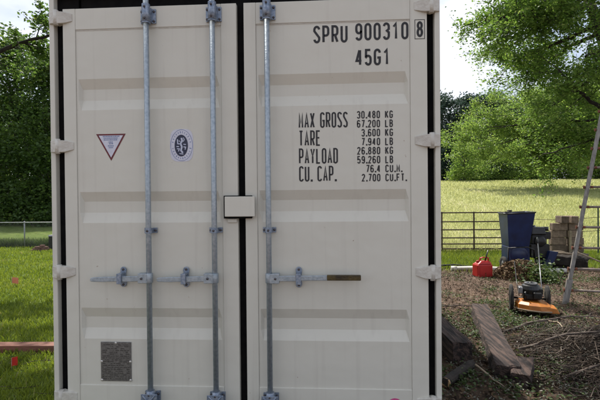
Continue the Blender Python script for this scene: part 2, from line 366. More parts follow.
bolt_me = MB().lathe([(.0001, -.007), (.0062, -.007), (.0075, -.005), (.0075, 0)], axis='y', n=8).mesh('bolt', M_bolt)
def bolt(parent, x, y, z): put('bolt', bolt_me, None, parent, loc=(x, y, z))
def locking_rod(door, x, sgn, gripped=False, catch=.18, length=.36):
    ry = -.042
    put('locking_rod', MB().tube([(x, ry, .22), (x, ry, 2.90)], .0168, 16), M_galv, door)
    # top and bottom guide: flange plate, sleeve, cam foot
    for z0, z1, mt in ((2.668, 2.786, M_galv_blue), (.258, .398, M_galv_blue)):
        b = MB(); b.box((x-.046, -.012, z0+.012), (x-.0245, -.001, z1-.018)); b.box((x+.0245, -.012, z0+.012), (x+.050, -.001, z1-.018))
        b.box((x-.0275, -.030, z0+.012), (x-.0225, -.0125, z1-.018)); b.box((x+.0225, -.030, z0+.012), (x+.0275, -.0125, z1-.018))
        b.tube([(x, ry, z0), (x, ry, z0+.006)], .028, 18); b.tube([(x, ry, z0+.0065), (x, ry, z1)], .0252, 18)
        put('rod_guide', b, mt, door)
        for bx_ in (x-.038, x+.039):
            for bz in (z0+.024, z1-.034): bolt(door, bx_, -.012, bz)
        bolt(door, x, ry-.0248, z0+.026); bolt(door, x, ry-.0248, z1-.022)
    # the bottom foot plate with its v-shaped rib
    b = MB(); b.box((x-.050, -.0735, .235), (x+.052, -.0685, .385))
    if True:
        b.tube([(x-.038, -.075, .378), (x, -.076, .335), (x+.038, -.075, .378)], .005, 6)
    put('rod_foot', b, M_galv_blue, door, .002)
    # saddle half way up
    b = MB(); b.box((x-.040, -.008, 1.374), (x-.020, -.001, 1.406)); b.box((x+.020, -.008, 1.374), (x+.042, -.001, 1.406))
    arc = [(x + .0225*math.cos(t), ry - .0225*math.sin(t)) for t in np.linspace(0, math.pi, 11)]
    inn = [(x + .0175*math.cos(t), ry - .0175*math.sin(t)) for t in np.linspace(math.pi, 0, 11)]
    poly = [(x+.0225, -.008)] + arc + [(x-.0225, -.008), (x-.0175, -.008)] + inn + [(x+.0175, -.008)]
    b.prism(poly, 1.374, 1.406, axis='z')
    put('rod_saddle', b, M_galv_blue, door); bolt(door, x-.031, -.008, 1.39); bolt(door, x+.032, -.008, 1.39)
    bolt(door, x, ry-.0222, 1.39)
    # hub, handle, catch
    z = 1.097
    b = MB(); b.box((min(x+sgn*.006, x+sgn*.064), -.066, z-.030), (max(x+sgn*.006, x+sgn*.064), -.018, z+.030)); b.tube([(x, ry, z-.030), (x, ry, z+.030)], .023, 14)
    put('handle_hub', b, M_galv, door, .003); bolt(door, x+sgn*.040, -.066, z)
    xe = x + sgn*length
    P = [(x+sgn*.050, .016), (x+sgn*catch*.8, .017), (x+sgn*catch*1.25, .015), (xe - sgn*.09, .016), (xe-sgn*.01, .013), (xe, .008)]
    tilt = -.010 if sgn < 0 else .006
    v = []; 
    for i, (px_, hh) in enumerate(P):
        zz = z + tilt*abs(px_-x)/length
        yy = -.058 if i < 2 else (-.050 if i < 4 else -.048)
        th = .007
        v += [(px_, yy-th, zz-hh), (px_, yy-th, zz+hh), (px_, yy+th, zz+hh), (px_, yy+th, zz-hh)]
    f = [(0, 1, 2, 3), tuple(len(v)-4+k for k in (3, 2, 1, 0))]
    for i in range(len(P)-1):
        for k in range(4): f.append((i*4+k, i*4+(k+1) % 4, i*4+4+(k+1) % 4, i*4+4+k))
    put('handle', MB().add(v, f), M_galv, door, .003)
    if gripped:
        zz = z + tilt*.85; put('handle_grip', MB().box((x+sgn*(length-.200), -.0605, zz-.0165), (xe+.004, -.039, zz+.0165)), M_grip, door, .004)
    xc = x + sgn*catch
    ov = [(xc + .020*math.cos(t), z + .042 + .022*math.sin(t)) for t in np.linspace(0, math.pi, 9)] + [(xc-.014, z), (xc-.017, z-.02)] + \
         [(xc + .020*math.cos(t), z - .042 + .022*math.sin(t)) for t in np.linspace(math.pi, 2*math.pi, 9)] + [(xc+.017, z-.02), (xc+.014, z)]
    b = MB(); b.prism(ov, -.0085, -.001); b.box((xc-.013, -.046, z-.026), (xc+.013, -.0088, z-.018))
    b.box((xc-.015, -.074, z-.034), (xc+.015, -.0655, z+.030)); b.box((xc-.013, -.0652, z+.020), (xc+.013, -.0088, z+.030))
    put('handle_catch', b, M_galv_blue, door, .002)
    bolt(door, xc, -.0085, z+.048); bolt(door, xc, -.0085, z-.048)
locking_rod(doorL, -.573, -1, catch=.180, length=.372)
locking_rod(doorL, -.160, -1, catch=.190, length=.362)
locking_rod(doorR, .175, 1, gripped=True, catch=.180, length=.552)

def hinge(door, sx, z):
    """lug on the post, knuckle over the gap, strap on the leaf"""
    b = MB(); xa, xm, xb = sx*1.217, sx*1.165, sx*1.066
    h = .036
    b.add([(xa, -.006, z-h), (xa, -.006, z+h), (sx*1.19, -.020, z+h+.002), (sx*1.19, -.020, z-h-.002), (xm, -.026, z-h-.004), (xm, -.026, z+h+.002),
           (sx*1.12, -.018, z+h), (sx*1.12, -.018, z-h-.001), (xb, -.004, z+h*.72), (xb, -.004, z-h*.62)],
          [(0, 1, 2, 3), (3, 2, 5, 4), (4, 5, 6, 7), (7, 6, 8, 9)])
    nv = len(b.v); back = [(p[0], .012 if abs(p[0]) > 1.187 or abs(p[0]) < 1.13 else .03, p[2]) for p in b.v]
    b.v += back
    ring = [0, 3, 4, 7, 9, 8, 6, 5, 2, 1]
    for i in range(len(ring)):
        p, q = ring[i], ring[(i+1) % len(ring)]; b.f.append((p, q, q+nv, p+nv)); b.sm.append(False)
    put('hinge', b, M_hinge, door, .003)
    put('hinge_pin', MB().tube([(xm, -.014, z-h-.012), (xm, -.014, z+h+.010)], .0155, 12), M_hinge, door)
for z in (2.735, 1.925, 1.128, .330):
    hinge(doorL, -1, z); hinge(doorR, 1, z)
# overlapping anti-theft plate over the gap, black box behind it, offset left and down
put('lock_backing', MB().box((-.103, -.030, 1.462), (.070, -.002, 1.603)), M_rubber, doorR)
put('lock_plate', MB().box((-.094, -.046, 1.474), (.091, -.031, 1.597)), M_paint, doorR, .003)
put('lock_tab', MB().box((-.084, -.012, 1.436), (-.026, -.001, 1.459)), M_paint, doorL, .002)

for x in (-1.1, 1.1):
    for y, wh in ((.16, 'front'), (LEN-.16, 'rear')):
        z = gh(x, y); sd_ = 'left' if x < 0 else 'right'
        tag(put('support_timber', MB().box((x-.15, y-.12, z-.06), (x+.15, y+.12, ZB-.001)), M_tie, bevel=.006), f'short timber block under the {wh} {sd_} corner of the container', 'timber', 'timber blocks under the container')

# ---- stencilled characters as narrow ribbons
def arc(cx, cy, rx, ry, a0, a1, n=9): return [(cx + rx*math.cos(R(t)), cy + ry*math.sin(R(t))) for t in np.linspace(a0, a1, n)]
def glyph(c, k):
    o = lambda: arc(.5, 1-k, .5, k, 180, 0) + arc(.5, k, .5, k, 0, -180)
    up = lambda lo: arc(.5, 1-k, .5, k, 90, 0) + arc(.5, lo+k*.9, .5, k*.9, 0, -90)
    G = {
     '0': lambda: [o() + ['c']], 'O': lambda: [o() + ['c']],
     '1': lambda: [[(.1, .78), (.58, 1), (.58, 0)]],
     '2': lambda: [arc(.5, 1-k, .5, k, 175, 0) + [(1, .68), (0, .0), (1, 0)]],
     '3': lambda: [arc(.5, 1-k, .5, k, 170, 0) + [(1, .64), (.62, .53), (1, .42)] + arc(.5, k, .5, k, 0, -170)],
     '4': lambda: [[(.72, 0), (.72, 1)], [(.60, 1), (0, .27), (1, .27)]],
     '5': lambda: [[(.95, 1), (.08, 1), (.04, .53)] + arc(.5, .60-k, .5, k, 145, 0) + arc(.5, k, .5, k, 0, -170)],
     '6': lambda: [arc(.5, 1-k, .5, k, 15, 180) + arc(.5, k, .5, k, 180, 360) + arc(.5, .58-k, .5, k, 0, 170)],
     '7': lambda: [[(0, 1), (1, 1), (.38, 0)]],
     '8': lambda: [arc(.5, .77, .44, .23, 90, 450, 17)[:-1] + ['c'], arc(.5, .27, .5, .27, 90, 450, 17)[:-1] + ['c']],
     '9': lambda: [[(1-x, 1-y) for x, y in arc(.5, 1-k, .5, k, 15, 180) + arc(.5, k, .5, k, 180, 360) + arc(.5, .58-k, .5, k, 0, 170)]],
     'A': lambda: [[(0, 0), (.5, 1), (1, 0)], [(.2, .28), (.8, .28)]],
     'B': lambda: [[(0, 0), (0, 1), (.5, 1)] + arc(.5, .77, .45, .23, 80, -80) + [(.1, .54)], [(.4, .54)] + arc(.5, .27, .5, .27, 80, -80) + [(.1, 0)]],
     'C': lambda: [arc(.5, 1-k, .5, k, 0, 180) + arc(.5, k, .5, k, 180, 360)],
     'D': lambda: [[(0, 0), (0, 1), (.4, 1)] + arc(.45, 1-k, .55, k, 80, 0) + arc(.45, k, .55, k, 0, -80) + [(.1, 0)]],
     'E': lambda: [[(1, 1), (0, 1), (0, 0), (1, 0)], [(.1, .52), (.85, .52)]],
     'F': lambda: [[(1, 1), (0, 1), (0, 0)], [(.1, .52), (.85, .52)]],
     'G': lambda: [arc(.5, 1-k, .5, k, 0, 180) + arc(.5, k, .5, k, 180, 345) + [(1, .46), (.5, .46)]],
     'K': lambda: [[(0, 0), (0, 1)], [(1, 1), (.05, .40)], [(.32, .60), (1, 0)]],
     'L': lambda: [[(0, 1), (0, 0), (1, 0)]],
     'M': lambda: [[(0, 0), (0, 1), (.5, .30), (1, 1), (1, 0)]],
     'P': lambda: [[(0, 0), (0, 1), (.45, 1)] + up(.42) + [(.1, .42)]],
     'R': lambda: [[(0, 0), (0, 1), (.45, 1)] + up(.44) + [(.1, .44)], [(.5, .44), (1, 0)]],
     'S': lambda: [arc(.5, 1-k, .5, k, 5, 180) + [(0, .72), (1, .30)] + arc(.5, k, .5, k, 0, -175)],
     'T': lambda: [[(0, 1), (1, 1)], [(.5, .95), (.5, 0)]],
     'U': lambda: [[(0, 1)] + arc(.5, k, .5, k, 180, 360) + [(1, 1)]],
     'X': lambda: [[(0, 0), (1, 1)], [(0, 1), (1, 0)]],
     'Y': lambda: [[(0, 1), (.5, .48), (1, 1)], [(.5, .48), (.5, 0)]],
     '.': lambda: [[(.5, 0), (.5, .03)]],
    }
    return G[c]()
def ribbon(mb, pts, sw, y):
    closed = pts[-1] == 'c'; P = [Vector(p) for p in (pts[:-1] if closed else pts)]; n = len(P)
    Lf, Rt = [], []
    for i in range(n):
        a = P[i-1] if (i > 0 or closed) else None; b = P[(i+1) % n] if (i < n-1 or closed) else None
        d1 = (P[i]-a).normalized() if a is not None else None; d2 = (b-P[i]).normalized() if b is not None else None
        if d1 is None: d1 = d2
        if d2 is None: d2 = d1
        n1 = Vector((-d1.y, d1.x)); n2 = Vector((-d2.y, d2.x)); mm = n1 + n2
        if mm.length < 1e-4: mm = n1
        mm.normalize(); s = min(1.7, 1/max(.3, mm.dot(n1)))
        Lf.append(P[i] + mm*sw/2*s); Rt.append(P[i] - mm*sw/2*s)
    b0 = len(mb.v)
    mb.v += [(p.x, y, p.y) for p in Lf] + [(p.x, y, p.y) for p in Rt]
    for i in range(n if closed else n-1):
        j = (i+1) % n; mb.f.append((b0+i, b0+n+i, b0+n+j, b0+j)); mb.sm.append(False)
def lettering(door, text, x, z, h, gw, pitch, sw, right=False, y0=-.0010, dotp=.5, mat=None):
    mat = mat or M_ink
    adv = [pitch*(dotp if c == '.' else (.75 if c == ' ' else 1)) for c in text]
    if right: x = x - (sum(adv) - (pitch - gw))
    mb = MB(); q = 0
    for c, a in zip(text, adv):
        if c != ' ':
            w = gw*(.3 if c == '.' else 1) - sw
            for st in glyph(c, min(.24, .62*w/(h-sw))):
                pts = [p if p == 'c' else (x + sw/2 + p[0]*w, z + sw/2 + p[1]*(h-sw)) for p in st]
                if c == '.': pts = [(x + sw*.75, z), (x + sw*.75, z + sw*1.35)]
                ribbon(mb, pts, sw*(1.3 if c == '.' else 1), y0 - .00012*(q % 4)); q += 1
        x += a
    return put('lettering', mb, mat, door, fix=False)
# panel lettering sits on the pressed sheet (y = 7 mm), the boxed 8 on the frame
yp = .0058
lettering(doorR, 'SPRU', .456, 2.532, .108, .043, .0555, .0138, y0=yp)
lettering(doorR, '900310', .712, 2.541, .106, .043, .0555, .0138, y0=yp)
lettering(doorR, '8', 1.0795, 2.5495, .096, .039, .05, .0138, y0=-.0012)
fr = MB()
for a, b_ in (((1.068, 2.538), (1.0715, 2.656)), ((1.1255, 2.538), (1.129, 2.656)), ((1.0717, 2.538), (1.1253, 2.5415)), ((1.0717, 2.6525), (1.1253, 2.656))):
    fr.add([(a[0], -.0012, a[1]), (b_[0], -.0012, a[1]), (b_[0], -.0012, b_[1]), (a[0], -.0012, b_[1])], [(0, 1, 2, 3)])
put('lettering_box', fr, M_ink, doorR, fix=False)
lettering(doorR, '45G1', .712, 2.388, .102, .043, .0555, .0138, y0=yp)
for t, z in (('MAX GROSS', 2.014), ('TARE', 1.904), ('PAYLOAD', 1.794), ('CU. CAP.', 1.685)):
    lettering(doorR, t, .361, z, .096, .0285, .0352, .0097, y0=yp, dotp=.45)
for i, (nmb, un) in enumerate((('30.480', 'KG'), ('67.200', 'LB'), ('3.600', 'KG'), ('7.940', 'LB'), ('26.880', 'KG'), ('59.260', 'LB'), ('76.4', 'CU.M.'), ('2.700', 'CU.FT.'))):
    z = 2.066 - i*.0549
    lettering(doorR, nmb, .858, z, .047, .0208, .0265, .0070, right=True, y0=yp)
    lettering(doorR, un, .888, z, .047, .0208, .0268, .0070, y0=yp, dotp=.5)

# ---- stickers and plates on the left leaf
def flat(poly, y): return MB().add([(p[0], y, p[1]) for p in poly], [tuple(range(len(poly)))])
tri = lambda s: [(-.828 + (x+.828)*s, 1.943 + (z-1.943)*s) for x, z in ((-.924, 2.000), (-.732, 2.000), (-.828, 1.830))]
stk = put('warning_sticker', flat(tri(1.0), .0058), M_stick_red, doorL, fix=False)
put('sticker_face', flat(tri(.82), .0050), M_stick_white, doorL, fix=False)
rnd = random.Random(5); pr_ = MB()
for row, (z, hw) in enumerate(((1.984, .052), (1.973, .047), (1.962, .046), (1.948, .014), (1.938, .012), (1.924, .020), (1.913, .014))):
    x = -.828 - hw
    while x < -.828 + hw - .004:
        w = rnd.uniform(.004, .009)
        pr_.add([(x, .0044, z-.0036), (x+w, .0044, z-.0036), (x+w, .0044, z+.0036), (x, .0044, z+.0036)], [(0, 1, 2, 3)]); x += w + .0025
put('sticker_print', pr_, M_stick_blue, doorL, fix=False)
ell = lambda cx, cz, a, b, n=36: [(cx + a*math.cos(t), cz + b*math.sin(t)) for t in np.linspace(0, 2*math.pi, n+1)[:-1]]
ex, ez = -.374, 1.921
put('emblem_backing', flat([(ex + .074*math.copysign(abs(math.cos(t))**.55, math.cos(t)), ez + .102*math.copysign(abs(math.sin(t))**.55, math.sin(t))) for t in np.linspace(0, 2*math.pi, 41)[:-1]], .0058), M_stick_white, doorL, fix=False)
rg = MB()
def ring(mb, a, b, w, y, n=40):
    o_ = ell(ex, ez, a, b, n); i_ = ell(ex, ez, a-w, b-w, n); b0 = len(mb.v)
    mb.v += [(p[0], y, p[1]) for p in o_] + [(p[0], y, p[1]) for p in i_]
    for k in range(n): mb.f.append((b0+k, b0+(k+1) % n, b0+n+(k+1) % n, b0+n+k)); mb.sm.append(False)
ring(rg, .071, .099, .0028, .0050)
for t in np.linspace(0, 2*math.pi, 27)[:-1]:            # the ring of tiny letters
    cx_, cz_ = ex + .0575*math.cos(t), ez + .082*math.sin(t); d = Vector((math.cos(t), math.sin(t))); s_ = Vector((-d.y, d.x))
    hh = rnd.uniform(.004, .007); ww = rnd.uniform(.0014, .0028)
    pts = [Vector((cx_, cz_)) + d*a*hh + s_*b*ww for a, b in ((-1, -1), (1, -1), (1, 1), (-1, 1))]
    if abs(math.sin(t)) > .12: rg.add([(p.x, .0050, p.y) for p in pts], [(0, 1, 2, 3)])
put('emblem_ring', rg, M_stick_blue, doorL, fix=False)
put('emblem_oval', flat(ell(ex-.002, ez-.002, .0425, .068), .0046), M_navy, doorL, fix=False)
fg = MB()                                               # pale figure standing inside the oval
for pts, sw in (([(-.024, .040), (-.022, .012), (-.010, .010)], .007), ([(.002, .048), (.006, .030), (-.004, .012), (.004, -.008), (-.002, -.030), (.010, -.046)], .011),
                ([(.014, .050), (.020, .036), (.012, .024)], .005), ([(-.030, -.006), (-.014, -.006)], .006), ([(-.028, -.020), (-.012, -.020), (-.018, -.036)], .006),
                ([(.014, .008), (.030, .006)], .006), ([(.014, -.008), (.028, -.010), (.024, -.026)], .006), ([(-.012, -.050), (.014, -.054)], .005), ([(-.016, .030), (-.006, .026)], .005)):
    ribbon(fg, [(ex-.002+p[0], ez-.002+p[1]) for p in pts], sw, .0040)
put('emblem_figure', fg, M_pale, doorL, fix=False)
put('data_plate', MB().box((-.911, .0015, .432), (-.713, .0062, .682)), M_plate, doorL, .002)
eng = MB()
for k, z in enumerate(np.linspace(.664, .448, 19)):
    hw = (.080 if k in (0, 1) else (.055 if k == 2 else .088)); x = -.812 - hw
    while x < -.812 + hw - .008:
        w = rnd.uniform(.006, .030)
        if rnd.random() < .78: eng.add([(x, .0009, z-.0026), (min(x+w, -.812+hw), .0009, z-.0026), (min(x+w, -.812+hw), .0009, z+.0026), (x, .0009, z+.0026)], [(0, 1, 2, 3)])
        x += w + .005
put('plate_engraving', eng, M_plate_line, doorL, fix=False)
riv = MB().lathe([(.0001, -.003), (.006, -.0025), (.008, 0)], axis='y', n=10).mesh('rivet', M_rivet)
for x, z in ((-.812, .675), (-.905, .557), (-.719, .557), (-.905, .439), (-.719, .439)): put('rivet', riv, None, doorL, loc=(x, .0012, z))
put('pink_sticker', flat(ell(.936, .308, .048, .048), -.0006), M_pink, doorR, fix=False)
lettering(doorR, '45', .908, .282, .055, .025, .030, .009, y0=-.0014)

# ------------------------------------------------------------------ foliage tools
def leaves(name, P, size, mat, parent=None, seed=0, up=.5, asp=.55, droop=.25, tone=None, fold=.12):
    g_ = np.random.default_rng(seed); P = np.asarray(P, float); n = len(P)
    size = np.broadcast_to(size, (n,))*g_.uniform(.65, 1.3, n)
    th = g_.uniform(0, 2*np.pi, n); d = np.stack([np.cos(th), np.sin(th), -droop + g_.normal(0, .4, n)], 1); d /= np.linalg.norm(d, axis=1, keepdims=True)
    nr = g_.normal(0, 1, (n, 3)); nr[:, 2] += up*3; nr -= d*np.sum(nr*d, 1, keepdims=True); nr /= np.linalg.norm(nr, axis=1, keepdims=True)
    sd = np.cross(d, nr); s = size[:, None]
    Vv = np.stack([P - d*s*.5, P + sd*s*asp*.5 + nr*s*fold, P + d*s*.5, P - sd*s*asp*.5 + nr*s*fold], 1).reshape(-1, 3)
    k = np.arange(n)*4; Ff = np.concatenate([np.stack([k, k+1, k+2], 1), np.stack([k, k+2, k+3], 1)])
    rn = g_.uniform(0, 1, n) if tone is None else np.clip(tone + g_.normal(0, .18, n), 0, 1)
    return fast(name, Vv, Ff, mat, parent, np.repeat(rn, 4))
def blades(name, P, h, w, mat, seed=0, lean=.45, parent=None, tone=None):
    g_ = np.random.default_rng(seed); P = np.asarray(P, float); n = len(P)
    h = np.broadcast_to(h, (n,))*g_.uniform(.5, 1.3, n); th = g_.uniform(0, 2*np.pi, n); s = np.stack([np.cos(th), np.sin(th), 0*th], 1)
    t2 = g_.uniform(0, 2*np.pi, n); l_ = np.stack([np.cos(t2), np.sin(t2), 0*th], 1)*(h*lean*g_.uniform(.2, 1.2, n))[:, None]
    w = np.broadcast_to(w, (n,))[:, None]
    top = P + l_; top[:, 2] += h
    mid = P + l_*.35; mid[:, 2] += h*.55
    Vv = np.stack([P - s*w/2, P + s*w/2, mid + s*w*.4, top, mid - s*w*.4], 1).reshape(-1, 3); k = np.arange(n)*5
    Ff = np.concatenate([np.stack([k, k+1, k+2], 1), np.stack([k, k+2, k+4], 1), np.stack([k+4, k+2, k+3], 1)])
    rn = g_.uniform(0, 1, n) if tone is None else np.clip(tone + g_.normal(0, .2, n), 0, 1)
    return fast(name, Vv, Ff, mat, parent, np.repeat(rn, 5))
def sticks(name, P0, P1, rad, mat, seed=0, parent=None, bend=.12):
    g_ = np.random.default_rng(seed); n = len(P0); ln = np.linalg.norm(P1-P0, axis=1)
    mid = (P0+P1)/2 + g_.normal(0, 1, (n, 3))*(ln*bend)[:, None]
    rn = g_.uniform(0, 1, n); VV = []; FF = []; RR = []
    for k, (A, B, ra, rb) in enumerate(((P0, mid, 1., .8), (mid, P1, .8, .35))):
        d = B-A; d /= np.linalg.norm(d, axis=1, keepdims=True)+1e-9
        a_ = np.cross(d, g_.normal(0, 1, (n, 3))); a_ /= np.linalg.norm(a_, axis=1, keepdims=True)+1e-9; b_ = np.cross(d, a_)
        ring_ = []
        for C_, r_k in ((A, ra), (B, rb)):
            for j in range(3):
                t = 2*np.pi*j/3; ring_.append(C_ + (a_*np.cos(t) + b_*np.sin(t))*(rad*r_k)[:, None])
        VV.append(np.stack(ring_, 1).reshape(-1, 3)); o_ = np.arange(n)*6 + k*n*6
        for j in range(3): FF.append(np.stack([o_+j, o_+(j+1) % 3, o_+3+(j+1) % 3, o_+3+j], 1))
        RR.append(np.repeat(rn, 6))
    return fast(name, np.concatenate(VV), np.concatenate(FF), mat, parent, np.concatenate(RR))

def grow(rng, mb, p, d, length, r, depth, twigs, up=.1, spread=.8, nseg=5, kids=4):
    pts = [Vector(p)]; d = Vector(d).normalized()
    for i in range(nseg):
        d = (d + Vector((rng.gauss(0, .16), rng.gauss(0, .16), rng.gauss(0, .12) + up*.2))).normalized()
        pts.append(pts[-1] + d*length/nseg)
    rad = [max(.003, r*(1 - .75*i/nseg)) for i in range(nseg+1)]
    mb.tube(pts, rad, 5 if r < .03 else 7, cap=False)
    if depth == 0: twigs.append(pts); return
    for k in range(kids):
        t = rng.uniform(.3, 1.0); i = min(nseg-1, int(t*nseg)); q = pts[i].lerp(pts[i+1], t*nseg - i)
        ax = Vector((rng.gauss(0, 1), rng.gauss(0, 1), rng.gauss(0, .6))).normalized()
        grow(rng, mb, q, d*(1-spread*.5) + ax*spread, length*rng.uniform(.45, .7), r*(1-.75*t)*.7, depth-1, twigs, up, spread, 4, kids)
    twigs.append(pts[-3:])
def twig_points(twigs, per, off, g_):
    out = []
    for tw in twigs:
        A = np.array([tuple(p) for p in tw]); t = g_.uniform(.05, 1.05, per)*(len(A)-1); i = np.clip(t.astype(int), 0, len(A)-2); fr_ = (t-i)[:, None]
        out.append(A[i]*(1-fr_) + A[i+1]*fr_ + g_.normal(0, off, (per, 3)))
    return np.concatenate(out)
def crown_tree(name, x, y, h, rx, label, cat='tree', leaf=None, lsize=.35, n=6000, seed=0, base=.25, nclump=60, group=None, trunk_r=.22, shape='round', clump=.16, barkm=None):
    """a free-standing tree: tapered trunk, limbs to each clump of leaves"""
    rng = random.Random(seed); g_ = np.random.default_rng(seed); z = gh(x, y)
    t = empty(name, (x, y, z), 0, label, cat, group); b = MB()
    tp = [Vector((0, 0, -.3))]
    for i in range(1, 8): tp.append(Vector((rng.gauss(0, .012)*h*(i > 1), rng.gauss(0, .012)*h*(i > 1), h*.88*i/7)))
    b.tube(tp, [trunk_r*(1 - .88*i/7) for i in range(8)], 8)
    cen = []
    while len(cen) < nclump:
        u = rng.uniform(base, 1.0); w = (u-base)/(1-base)
        if shape == 'round': prof = math.sqrt(max(0, 1-(2*w-.85)**2/1.35))
        elif shape == 'pine': prof = (1-w)**.7*(.55+.45*rng.random())
        else: prof = .75*math.sqrt(max(0.02, 1-(1.7*w-.5)**2/1.6))
        th = rng.uniform(0, 2*math.pi); q = math.sqrt(rng.uniform(.12, 1))*prof*rx*rng.uniform(.75, 1.12)
        cen.append((q*math.cos(th), q*math.sin(th), u*h*rng.uniform(.97, 1.0)))
    cen = np.array(cen)
    for c in cen[::2]:
        k = max(1, min(6, int(7*(c[2]/h*.85)*.85))); s0 = tp[k]; e = Vector(c); mid = s0.lerp(e, .55) + Vector((0, 0, -.02*h))
        b.tube([s0, mid, e], [trunk_r*.22, trunk_r*.14, .015], 5, cap=False)
    put('trunk', b, barkm or M_bark_far, t, fix=False)
    idx = g_.integers(0, nclump, n); sg = clump*rx*g_.uniform(.7, 1.3, nclump)[idx][:, None]
    off = g_.normal(0, 1, (n, 3))*sg*np.array([1.15, 1.15, .62])
    tone = g_.uniform(.15, .8, nclump)[idx]
    leaves('crown', cen[idx] + off, lsize, leaf or M_leaf_far, t, seed+1, up=.35, asp=.7, tone=tone)
    return t

# ---- the wood beyond the field (right)
far_specs = [  # x, y, h, rx, kind, shape, label
 (18.6, 79, 17.0, 5.0, M_leaf_pine, 'pine', 'tall dark pine at the left end of the wood, beside the container edge'),
 (22.4, 84, 17.2, 5.0, M_leaf_pine, 'round', 'bluish dark pine behind the small bright tree at the field edge'),
 (26.6, 82, 16.4, 5.0, M_leaf_pine, 'round', 'round topped pine second from the left end of the wood'),
 (31.5, 84, 17.6, 5.6, M_leaf_far, 'round', 'round grey green tree top rising above the lime foliage'),
 (36.0, 80, 16.5, 6.4, M_leaf_far, 'round', 'broad dark green tree at the middle of the far field edge'),
 (41.5, 82, 17.5, 6.4, M_leaf_far, 'round', 'broad dark green tree behind the ladder at the field edge'),
 (47.5, 80, 17.0, 6.4, M_leaf_far, 'round', 'far dark green tree right of the ladder stile'),
 (54.0, 83, 17.0, 5.6, M_leaf_far, 'round', 'far dark green tree at the right end of the wood')]
for i, (x, y, h, rx, lm, sh, lb) in enumerate(far_specs):
    crown_tree('forest_tree', x, y, h, rx, lb, 'tree', lm, .46, 12000, 40+i, .05 if i else .12, 110, 'trees along the far edge of the field', .24, sh, .16)
crown_tree('young_tree', 21.2, 66.0, 6.2, 2.5, 'small round bright green young tree at the far field edge', 'tree', M_leaf_lime, .30, 3600, 61, .06, 40, None, .1, 'round', .2)
for i, (x, y, h, rx, lb) in enumerate(((25.4, 73, 3.4, 2.2, 'low green bush right of the small bright tree'), (30.2, 74.5, 3.6, 2.6, 'low dark green bush under the wood left of centre'),
        (35.0, 74, 3.2, 2.6, 'low dark green bush on the field edge under the lime foliage'), (39.6, 73, 3.8, 2.8, 'low bush on the field edge left of the ladder'),
        (44.2, 74, 3.6, 2.8, 'low bush on the field edge behind the ladder'), (49.5, 74, 4.0, 3.0, 'low bush on the field edge right of the ladder'))):
    crown_tree('hedge_bush', x, y, h, rx, lb, 'bush', M_leaf_lime, .28, 3400, 80+i, .02, 34, 'bushes under the far wood', .07, 'round', .22)
# ---- lime-green broad tree half way, branches hanging over the field
def limb_tree(name, base, trunk, trunk_r, limbs, label, leafm, lsize, per, kidlen, seed, off=.10, kids=4, depth=1, step=1, up=.0, spread=.8, asp=.6, sideleaf=None):
    rng = random.Random(seed); g_ = np.random.default_rng(seed); B = Vector(base)
    t = empty(name, base, 0, label, 'tree'); mb = MB(); tw = []
    tr = [Vector(p)-B for p in trunk]; mb.tube(tr, [trunk_r*(1-.7*i/(len(tr)-1)) for i in range(len(tr))], 12)
    lb = MB()
    for pts, r0, r1, nk in limbs:
        P = [Vector(p)-B for p in pts]; fine = []
        for i in range(len(P)-1):
            for k in range(4): fine.append(P[i].lerp(P[i+1], k/4) + Vector((rng.gauss(0, .02), rng.gauss(0, .02), rng.gauss(0, .02))))
        fine.append(P[-1]); m_ = len(fine)
        lb.tube(fine, [r0 + (r1-r0)*i/(m_-1) for i in range(m_)], 8, cap=False)
        for q in range(nk):
            u = rng.uniform(.12, 1.0); i = min(m_-2, int(u*(m_-1))); p = fine[i].lerp(fine[i+1], rng.random()); d = (fine[i+1]-fine[i]).normalized()
            ax = Vector((rng.gauss(0, 1), rng.gauss(0, 1), rng.gauss(0, .55))).normalized()
            grow(rng, lb, p, d*.6 + ax*.9 + Vector((0, 0, up)), kidlen*rng.uniform(.55, 1.2), max(.008, r1*.7), depth, tw, up, spread, 4, kids)
    put('trunk', mb, M_bark, t, fix=False); put('limbs', lb, M_bark, t, fix=False)
    P = twig_points(tw, per, off, g_); leaves('crown', P, lsize, leafm, t, seed+3, up=.45, asp=asp, tone=None)
    return t
def fan(center, rad, z0, z1, n, rng, ylo=-.6, yhi=.6):
    out = []
    for i in range(n):
        th = 2*math.pi*(i+rng.random()*.7)/n; e = Vector((center[0] + rad[0]*math.cos(th)*rng.uniform(.6, 1), center[1] + rad[1]*math.sin(th)*rng.uniform(.6, 1), rng.uniform(z0, z1)))
        s0 = Vector((center[0]+rng.gauss(0, .2), center[1]+rng.gauss(0, .2), center[2]*rng.uniform(.6, 1.0)))
        m1 = s0.lerp(e, .45) + Vector((0, 0, rng.uniform(.2, .9))); m2 = s0.lerp(e, .8) + Vector((0, 0, rng.uniform(.1, .5)))
        out.append(([s0, m1, m2, e], .12, .02, 7))
    return out
rg_ = random.Random(9); lx, ly = 30.4, 45.0; mz = gh(lx, ly); lim = []
for k in range(48):
    z1 = rg_.uniform(4.2, 12.6); reach = rg_.uniform(.32, 1.0); zs0 = mz + rg_.uniform(2.4, 8.0)
    ex_ = lx - reach*(17.2 - abs(z1-8.2)*1.0); ey_ = ly + rg_.uniform(-5, 5)
    s0 = Vector((lx, ly, zs0)); e_ = Vector((ex_, ey_, z1)); m1 = s0.lerp(e_, .4) + Vector((0, 0, rg_.uniform(.7, 2.0))); m2 = s0.lerp(e_, .75) + Vector((0, 0, rg_.uniform(.4, 1.3)))
    lim.append(([s0, m1, m2, e_], .10, .02, 11))
